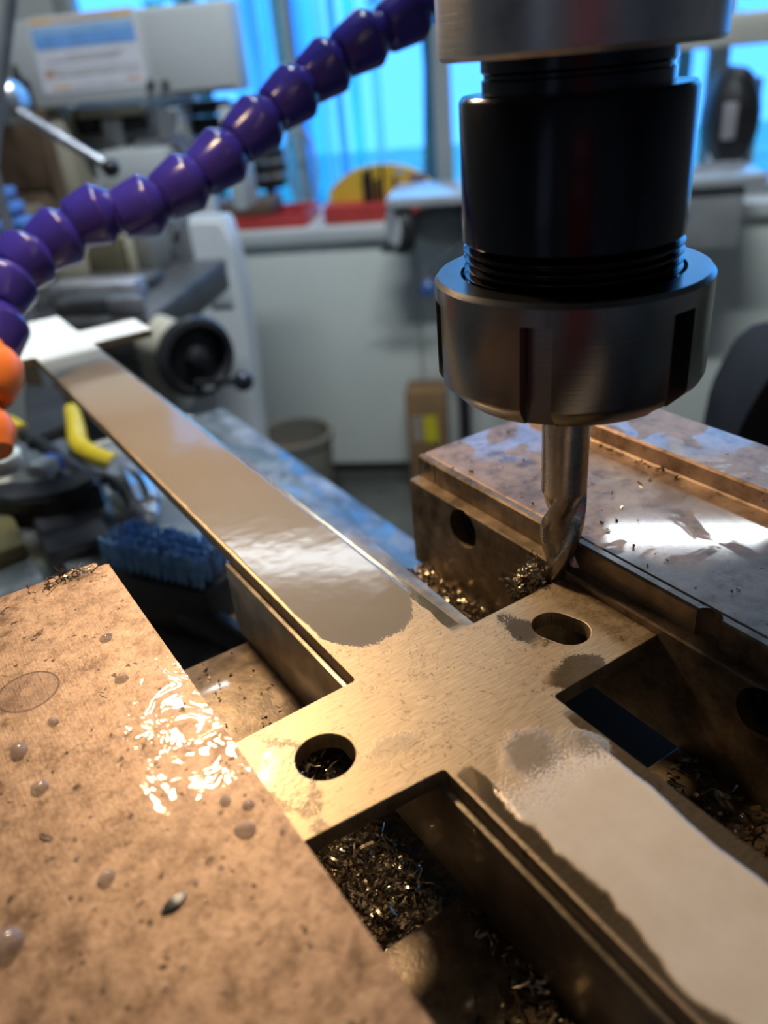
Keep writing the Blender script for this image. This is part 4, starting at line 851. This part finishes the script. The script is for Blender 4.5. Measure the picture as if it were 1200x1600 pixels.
# ---------------------------------------------------------------- swarf
chip_m = NT('swarf'); chip_m.out(chip_m.ramp(chip_m.noise(260, 3), [(0.35, (0.16, 0.13, 0.09)), (0.55, (0.50, 0.43, 0.30)), (0.75, (0.80, 0.72, 0.55))]), 0.28, 0.9); chip_m = chip_m.m
def swarf(name, n, where, label, size=(0.0015, 0.006), width=(0.0003, 0.0009), flat=0.5, seed=1):
    rnd = random.Random(seed); vs, fs = [], []
    for _ in range(n):
        p = Vector(where(rnd)); L = rnd.uniform(*size); wd = rnd.uniform(*width); curl = rnd.uniform(0.0, 2.6) if rnd.random() < 0.75 else rnd.uniform(3, 6)
        yaw = rnd.uniform(0, 6.283); pit = rnd.gauss(0, flat * 0.6); rol = rnd.uniform(0, 6.283)
        m = Matrix.Translation(p) @ Matrix.Rotation(yaw, 4, 'Z') @ Matrix.Rotation(pit, 4, 'Y') @ Matrix.Rotation(rol, 4, 'X')
        k0 = len(vs); K = 4
        for i in range(K + 1):
            a = curl * (i / K - 0.5)
            if curl < 0.05: x, y = L * (i / K - 0.5), 0
            else: r = L / curl; x, y = r * math.sin(a), r * (1 - math.cos(a))
            tw = rnd.uniform(-0.15, 0.15)
            vs.append(m @ Vector((x, y + tw * wd, -wd / 2))); vs.append(m @ Vector((x, y, wd / 2)))
        for i in range(K): a = k0 + 2 * i; fs.append((a, a + 2, a + 3, a + 1))
    me = bpy.data.meshes.new(name); me.from_pydata([tuple(v) for v in vs], [], fs)
    o = link_mesh(name, me, chip_m, None, 60); return tag(o, label, 'swarf', kind='stuff')
swarf('metal_chips', 2600, lambda r: (r.uniform(-0.118, -0.0725), r.uniform(S0 + 0.0012, S1 - 0.001), -0.0415 + r.gauss(0, 0.0022)), 'dense golden metal chips filling the vise channel beside the long parallel bar', flat=0.8, seed=1)
b = bmesh.new(); box(b, (-0.268, S0 + 0.0002, -0.0749), (-0.0602, S1 - 0.0002, -0.0455)); tag(done('chip_bed', b, plain('packed_chips', (0.16, 0.13, 0.09), 0.5, 0.4, var=0.6, scale=500, bump=0.8)), 'packed dark chip layer in the vise channel', 'swarf', kind='stuff')
swarf('metal_chips', 320, lambda r: (r.uniform(-0.036, -0.003), r.uniform(-0.088, S0 - 0.004), BED + abs(r.gauss(0, 0.0009)) + 0.0003), 'loose bright chips on the wet bed below the fixed jaw screw hole', size=(0.002, 0.007), width=(0.0004, 0.0013), flat=0.3, seed=2)
swarf('metal_chips', 700, lambda r: (r.uniform(-0.026, -0.003), r.uniform(0.014, 0.066), BED + abs(r.gauss(0, 0.002)) + 0.0004), 'golden chip heap between short parallel bar and fixed jaw', size=(0.0012, 0.004), width=(0.0005, 0.0014), flat=0.9, seed=3)
swarf('metal_chips', 260, lambda r: (r.uniform(-0.100, -0.072), r.uniform(-0.090, -0.066), BED + abs(r.gauss(0, 0.0012)) + 0.0003), 'chips scattered on the near bed end beside the long parallel bar', flat=0.4, seed=4)
swarf('metal_chips', 70, lambda r: (-0.072 - abs(r.gauss(0, 0.0015)), r.uniform(-0.085, -0.046), BED + 0.0004), 'thin row of slivers along the foot of the long parallel bar', flat=0.1, seed=8)
swarf('metal_chips', 420, lambda r: (-0.0085 + r.gauss(0, 0.0024), 0.0035 + r.gauss(0, 0.0022), -0.0015 + r.gauss(0, 0.0024)), 'chip nest curled round the tip of the end mill', size=(0.0012, 0.0045), width=(0.0005, 0.0012), flat=1.0, seed=5)
swarf('metal_chips', 30, lambda r: (0.006 + abs(r.gauss(0, 0.02)), 0.01 + r.gauss(0, 0.03), JT + 0.0004), 'few tiny chips lying on the flat top of the fixed jaw', size=(0.0008, 0.002), flat=0.2, seed=6)
swarf('metal_chips', 60, lambda r: (-0.117 + r.gauss(0, 0.0042), 0.0755 + r.gauss(0, 0.0012), JT + abs(r.gauss(0, 0.0008)) + 0.0003), 'curly wire chips at the far edge of the moving jaw', size=(0.002, 0.005), width=(0.0002, 0.0004), flat=0.8, seed=7)
swarf('metal_chips', 26, lambda r: (0.0520 - abs(r.gauss(0, 0.0008)), 0.030 + r.gauss(0, 0.02), JT + 0.0005), 'chips caught along the foot of the fixed jaw back step', size=(0.001, 0.003), width=(0.0005, 0.0012), flat=0.8, seed=9)
swarf('metal_chips', 45, lambda r: (r.uniform(-0.103, -0.074), r.uniform(0.026, 0.066), BED + abs(r.gauss(0, 0.0005)) + 0.0003), 'sparse glinting chips on the far bed between moving jaw and long parallel bar', size=(0.0005, 0.0018), width=(0.0004, 0.0009), flat=0.4, seed=11)
# coolant standing in the channel on the fixed-jaw side
cool = NT('standing_coolant'); cool.out((0.12, 0.12, 0.11), 0.03, 0.0, cool.bump(cool.noise(45, 2), 0.08, 0.001), 1.0, 0.02); cool = cool.m
b = bmesh.new(); box(b, (-0.0598, S0 + 0.0002, -0.0749), (0.0549, S1 - 0.0002, -0.055)); tag(done('coolant_pool', b, cool), 'dark coolant pool in the vise channel mirroring the window', 'coolant', kind='stuff')

# ---------------------------------------------------------------- drops of coolant and flakes on the moving jaw
drop_m = NT('coolant_drop'); drop_m.out((0.55, 0.52, 0.53), 0.10, 0.0, None, 1.0, 0.08, Alpha=0.42); drop_m = drop_m.m
drops = [(30, 1175, 0.0024), (62, 1232, 0.0019), (83, 1128, 0.0015), (165, 998, 0.0016), (190, 1061, 0.0017), (383, 1297, 0.0021), (166, 1373, 0.0018), (306, 1380, 0.0012), (8, 1478, 0.0032), (346, 1356, 0.0010), (148, 1421, 0.0009), (286, 1512, 0.0011), (258, 1545, 0.0010), (484, 1477, 0.0010), (350, 1550, 0.0011), (38, 996, 0.0011), (441, 1300, 0.0012), (352, 1252, 0.0013), (388, 1258, 0.0013), (322, 1410, 0.0008), (198, 1382, 0.0008), (120, 1342, 0.0012)]
def dome(name, c, r, flat=0.7, squash=1.0, ang=0.0, n=18):
    b = bmesh.new(); prof = [(r * math.cos(a), r * flat * math.sin(a)) for a in [i * math.pi / 2 / 6 for i in range(7)]]; prof[-1] = (r * 0.02, r * flat)
    lathe(b, prof, n, Matrix.Translation(c) @ Matrix.Rotation(ang, 4, 'Z') @ Matrix.Diagonal((1, squash, 1, 1))); return b
DROP_LABEL = {(8, 1478): 'largest grey coolant drop on the moving jaw', (30, 1175): 'big oval coolant drop below the punched circle', (62, 1232): 'coolant drop just past the big oval drop, toward the near end', (383, 1297): 'dark coolant drop at the jaw edge beside the round wet spot', (166, 1373): 'tilted coolant drop between the thin sliver and the leaf shaped flake',
              (190, 1061): 'coolant drop between the punched circle and the rippled puddle', (165, 998): 'coolant drop near the far edge of the moving jaw', (83, 1128): 'coolant drop right beside the punched circle', (352, 1252): 'coolant drop on the rim of the round wet spot', (388, 1258): 'coolant drop between round wet spot and jaw edge'}
for i, (x, y, r) in enumerate(drops):
    p = onz(x, y, JT); p.z = JT - 0.0001
    if r <= 0.0012: r *= 0.55
    lb = DROP_LABEL.get((x, y), 'tiny coolant bead scattered on the moving jaw top' if r < 0.001 else 'small round coolant drop on the moving jaw')
    o_ = done('coolant_drop', dome('d', p, r, 0.75, random.uniform(0.7, 1.0), random.uniform(0, 3)), drop_m, None, 60)
    tag(o_, lb, 'drop', None if (x, y) in DROP_LABEL else ('tiny beads on the moving jaw' if r < 0.001 else 'small drops on the moving jaw'))
flk = plain('grey_flake', (0.16, 0.17, 0.19), 0.3, 0.6)
for (x, y, L, W, a, lb) in ((272, 1412, 0.0052, 0.0020, 1.15, 'leaf shaped grey metal flake on the moving jaw'), (72, 1309, 0.0036, 0.0006, 0.0, 'short thin sliver on the moving jaw beside a drop'), (162, 1086, 0.0036, 0.0003, -0.2, 'thin curved wire chip lying on the moving jaw')):
    c = onz(x, y, JT); b = bmesh.new(); n = 9; e0, e1 = [], []
    for k in range(n):
        u = k / (n - 1); wv = W * math.sin(math.pi * min(0.98, max(0.04, u))) ** 0.8; q = Vector(((u - 0.5) * L, 0, 0.0002 + 0.0004 * math.sin(u * math.pi)))
        m = Matrix.Translation(c) @ Matrix.Rotation(a - 0.9, 4, 'Z')
        e0.append(b.verts.new(m @ (q + Vector((0, wv / 2, 0))))); e1.append(b.verts.new(m @ (q - Vector((0, wv / 2, 0)))))
    for k in range(n - 1): b.faces.new((e0[k], e0[k + 1], e1[k + 1], e1[k]))
    r = bmesh.ops.solidify(b, geom=b.faces[:], thickness=0.00015)
    tag(done('metal_flake', b, flk), lb, 'flake')
b = bmesh.new()
ringp = []
for (x, y, rr) in ((170, 902, 0.0042), (176, 908, 0.0016)):
    pass

# ---------------------------------------------------------------- tools lying on the mill table
# wash brush: black block, blue bristles
p0 = onz(178, 868, TT + 0.032); p1 = onz(338, 905, TT + 0.032); ax_ = (p1 - p0); ax_.z = 0; L = ax_.length; ax_.normalize(); pr = Vector((-ax_.y, ax_.x, 0))
brush = empty('wash_brush', (p0 + p1) / 2 - Vector((0, 0, 0.032)), 'black wash brush with short blue bristles on the mill table', 'brush')
m_ = Matrix((ax_, pr, Vector((0, 0, 1)))).transposed().to_4x4(); m_.translation = Vector((p0.x, p0.y, TT))
b = bmesh.new(); box(b, (-0.002, -0.014, 0.0), (L + 0.004, 0.016, 0.032), 0.003, m_); done('brush_body', b, plain('brush_black', (0.012, 0.012, 0.013), 0.5, var=0.3), brush)
b = bmesh.new(); tube(b, [m_ @ Vector((L * 0.7, -0.005, 0.012)), m_ @ Vector((L + 0.02, -0.016, 0.011)), m_ @ Vector((L + 0.05, -0.02, 0.010))], [0.009, 0.008, 0.007], 12); done('brush_handle', b, MATS['brush_black'], brush)
bl_m = plain('blue_bristle', (0.20, 0.45, 0.98), 0.4, var=0.5, scale=260)
rnd = random.Random(4)
for i in range(15):
    for j in range(4):
        b = bmesh.new(); x = L * (i + 0.5) / 15; y = -0.009 + 0.0065 * j
        for k in range(7):
            dx, dy = rnd.gauss(0, 0.0009), rnd.gauss(0, 0.0009); h = rnd.uniform(0.013, 0.0165); tx, ty = rnd.gauss(0, 0.0012), rnd.gauss(0.002, 0.0012)
            tube(b, [m_ @ Vector((x + dx * 0.5, y + dy * 0.5, 0.030)), m_ @ Vector((x + dx + tx, y + dy + ty, 0.032 + h))], [0.0007, 0.0006], 4)
        done('bristle_tuft', b, bl_m, brush)

# pliers with yellow dipped handles
root = empty('pliers', onz(180, 720, TT), 'pliers with yellow dipped handles lying on the mill table', 'pliers')
pl_y = plain('yellow_grip', (0.60, 0.43, 0.025), 0.25, var=0.08, scale=60)
zp = TT + 0.016
h1 = catmull([onz(112, 642, zp), onz(118, 668, zp), onz(124, 696, zp), onz(148, 712, zp), onz(182, 724, zp)], 6)
b = bmesh.new(); tube(b, h1, [0.0066 + 0.0012 * math.sin(math.pi * i / (len(h1) - 1)) for i in range(len(h1))], 14); done('handle_grip', b, pl_y, root)
h2 = catmull([onz(-30, 650, zp), onz(8, 660, zp), onz(36, 676, zp), onz(90, 710, zp), onz(140, 745, zp), onz(180, 742, zp)], 6)
b = bmesh.new(); tube(b, h2[:13], 0.0070, 14); done('handle_grip', b, pl_y, root)
b = bmesh.new(); tube(b, h2[11:], 0.0045, 10); done('tang', b, dark_m, root)
hb = onz(196, 745, zp); b = bmesh.new(); lathe(b, [(0.011, -0.007), (0.012, -0.005), (0.012, 0.005), (0.011, 0.007)], 24, Matrix.Translation(hb)); done('pivot_head', b, steel_m, root)
b = bmesh.new(); tube(b, [onz(180, 723, zp), hb], [0.006, 0.008], 10); done('tang', b, steel_m, root)
for o1 in (-8, 10):
    b = bmesh.new(); tube(b, catmull([hb, onz(214 + o1, 765 - o1 * 0.5, zp), onz(226 + o1, 790 - o1 * 0.3, zp - 0.004), onz(236, 806, zp - 0.006)]), [0.008] * 7 + [0.007] * 6 + [0.0045] * 6, 8); done('jaw', b, steel_m, root)

# dark open spanner, white cap, small carton, grey plates
b = bmesh.new(); outl = [(0, 752), (40, 756), (80, 750), (115, 738), (140, 728), (156, 734), (152, 748), (120, 764), (70, 778), (20, 780), (-30, 778), (-40, 756)]
lo = [onz(x, y, TT + 0.022) for x, y in outl]; t0 = [b.verts.new(p) for p in lo]; t1 = [b.verts.new(p - Vector((0, 0, 0.022))) for p in lo]
b.faces.new(t0); b.faces.new(t1[::-1])
for k in range(len(lo)): b.faces.new((t0[k], t1[k], t1[(k + 1) % len(lo)], t0[(k + 1) % len(lo)]))
bmesh.ops.bevel(b, geom=[e for e in b.edges if all(v in t0 for v in e.verts)], offset=0.003, segments=2, affect='EDGES')
tag(done('tool_pad', b, plain('rubber_black', (0.02, 0.021, 0.024), 0.25, var=0.2)), 'black curved rubber pad on the table below the pliers', 'pad')
c = onz(14, 742, TT + 0.0225); b = bmesh.new(); lathe(b, [(0.014, 0), (0.016, 0.004), (0.015, 0.012), (0.009, 0.017), (0.002, 0.018)], 28, Matrix.Translation(c + Vector((-0.002, 0.012, -0.0005)))); tag(done('bottle_cap', b, plain('off_white_plastic', (0.62, 0.60, 0.52), 0.35, var=0.06)), 'off white bottle cap sitting on the black rubber pad', 'cap')
c = onz(76, 738, TT + 0.0225); bx = empty('small_carton', c, 'tiny white carton with blue stripe on the black rubber pad', 'carton')
m_ = Matrix.Translation(c - Vector((0, 0, 0.0006))) @ Matrix.Rotation(0.6, 4, 'Z')
b = bmesh.new(); box(b, (-0.009, -0.006, 0), (0.006, 0.006, 0.010), 0.0006, m_); done('carton_body', b, wht_m, bx)
b = bmesh.new(); box(b, (0.0060, -0.0061, -0.0001), (0.0100, 0.0061, 0.0101), 0.0004, m_); done('stripe', b, plain('stripe_blue', (0.04, 0.13, 0.62), 0.35), bx)
def slab(name, quad, z, h, mat, label, cat):
    b = bmesh.new(); lo = [onz(x, y, z + h) for x, y in quad]; t0 = [b.verts.new(p) for p in lo]; t1 = [b.verts.new(p - Vector((0, 0, h))) for p in lo]
    b.faces.new(t0); b.faces.new(t1[::-1])
    for k in range(len(lo)): b.faces.new((t0[k], t1[k], t1[(k + 1) % len(lo)], t0[(k + 1) % len(lo)]))
    bmesh.ops.bevel(b, geom=b.edges[:], offset=h * 0.12, segments=2, affect='EDGES'); return tag(done(name, b, mat), label, cat)
slab('steel_offcut', ((48, 800), (150, 792), (172, 838), (74, 866)), TT, 0.008, plain('dull_steel', (0.11, 0.11, 0.12), 0.2, 0.5, var=0.3, scale=50, coat=0.8), 'flat wet steel offcut on the table near the brush', 'offcut')
slab('steel_offcut', ((22, 690), (92, 668), (112, 706), (46, 726)), TT, 0.012, plain('blue_grey_plate', (0.16, 0.18, 0.21), 0.3, 0.4), 'blue grey steel offcut between the yellow handles', 'offcut')
slab('black_block', ((36, 600), (92, 604), (118, 660), (40, 690)), TT, 0.020, dark_m, 'black iron block behind the yellow pliers', 'block')
slab('wood_strip', ((322, 942), (356, 934), (400, 1008), (360, 1026)), TT, 0.012, plain('wood_strip', (0.38, 0.23, 0.07), 0.5, var=0.2, scale=60), 'light brown wooden strip on the table below the long parallel bar', 'wood strip')
slab('steel_offcut', ((-40, 790), (10, 784), (40, 850), (-40, 880)), TT, 0.010, plain('olive_steel', (0.14, 0.12, 0.05), 0.4, 0.2), 'olive painted offcut at the table edge beside the rubber pad', 'offcut')
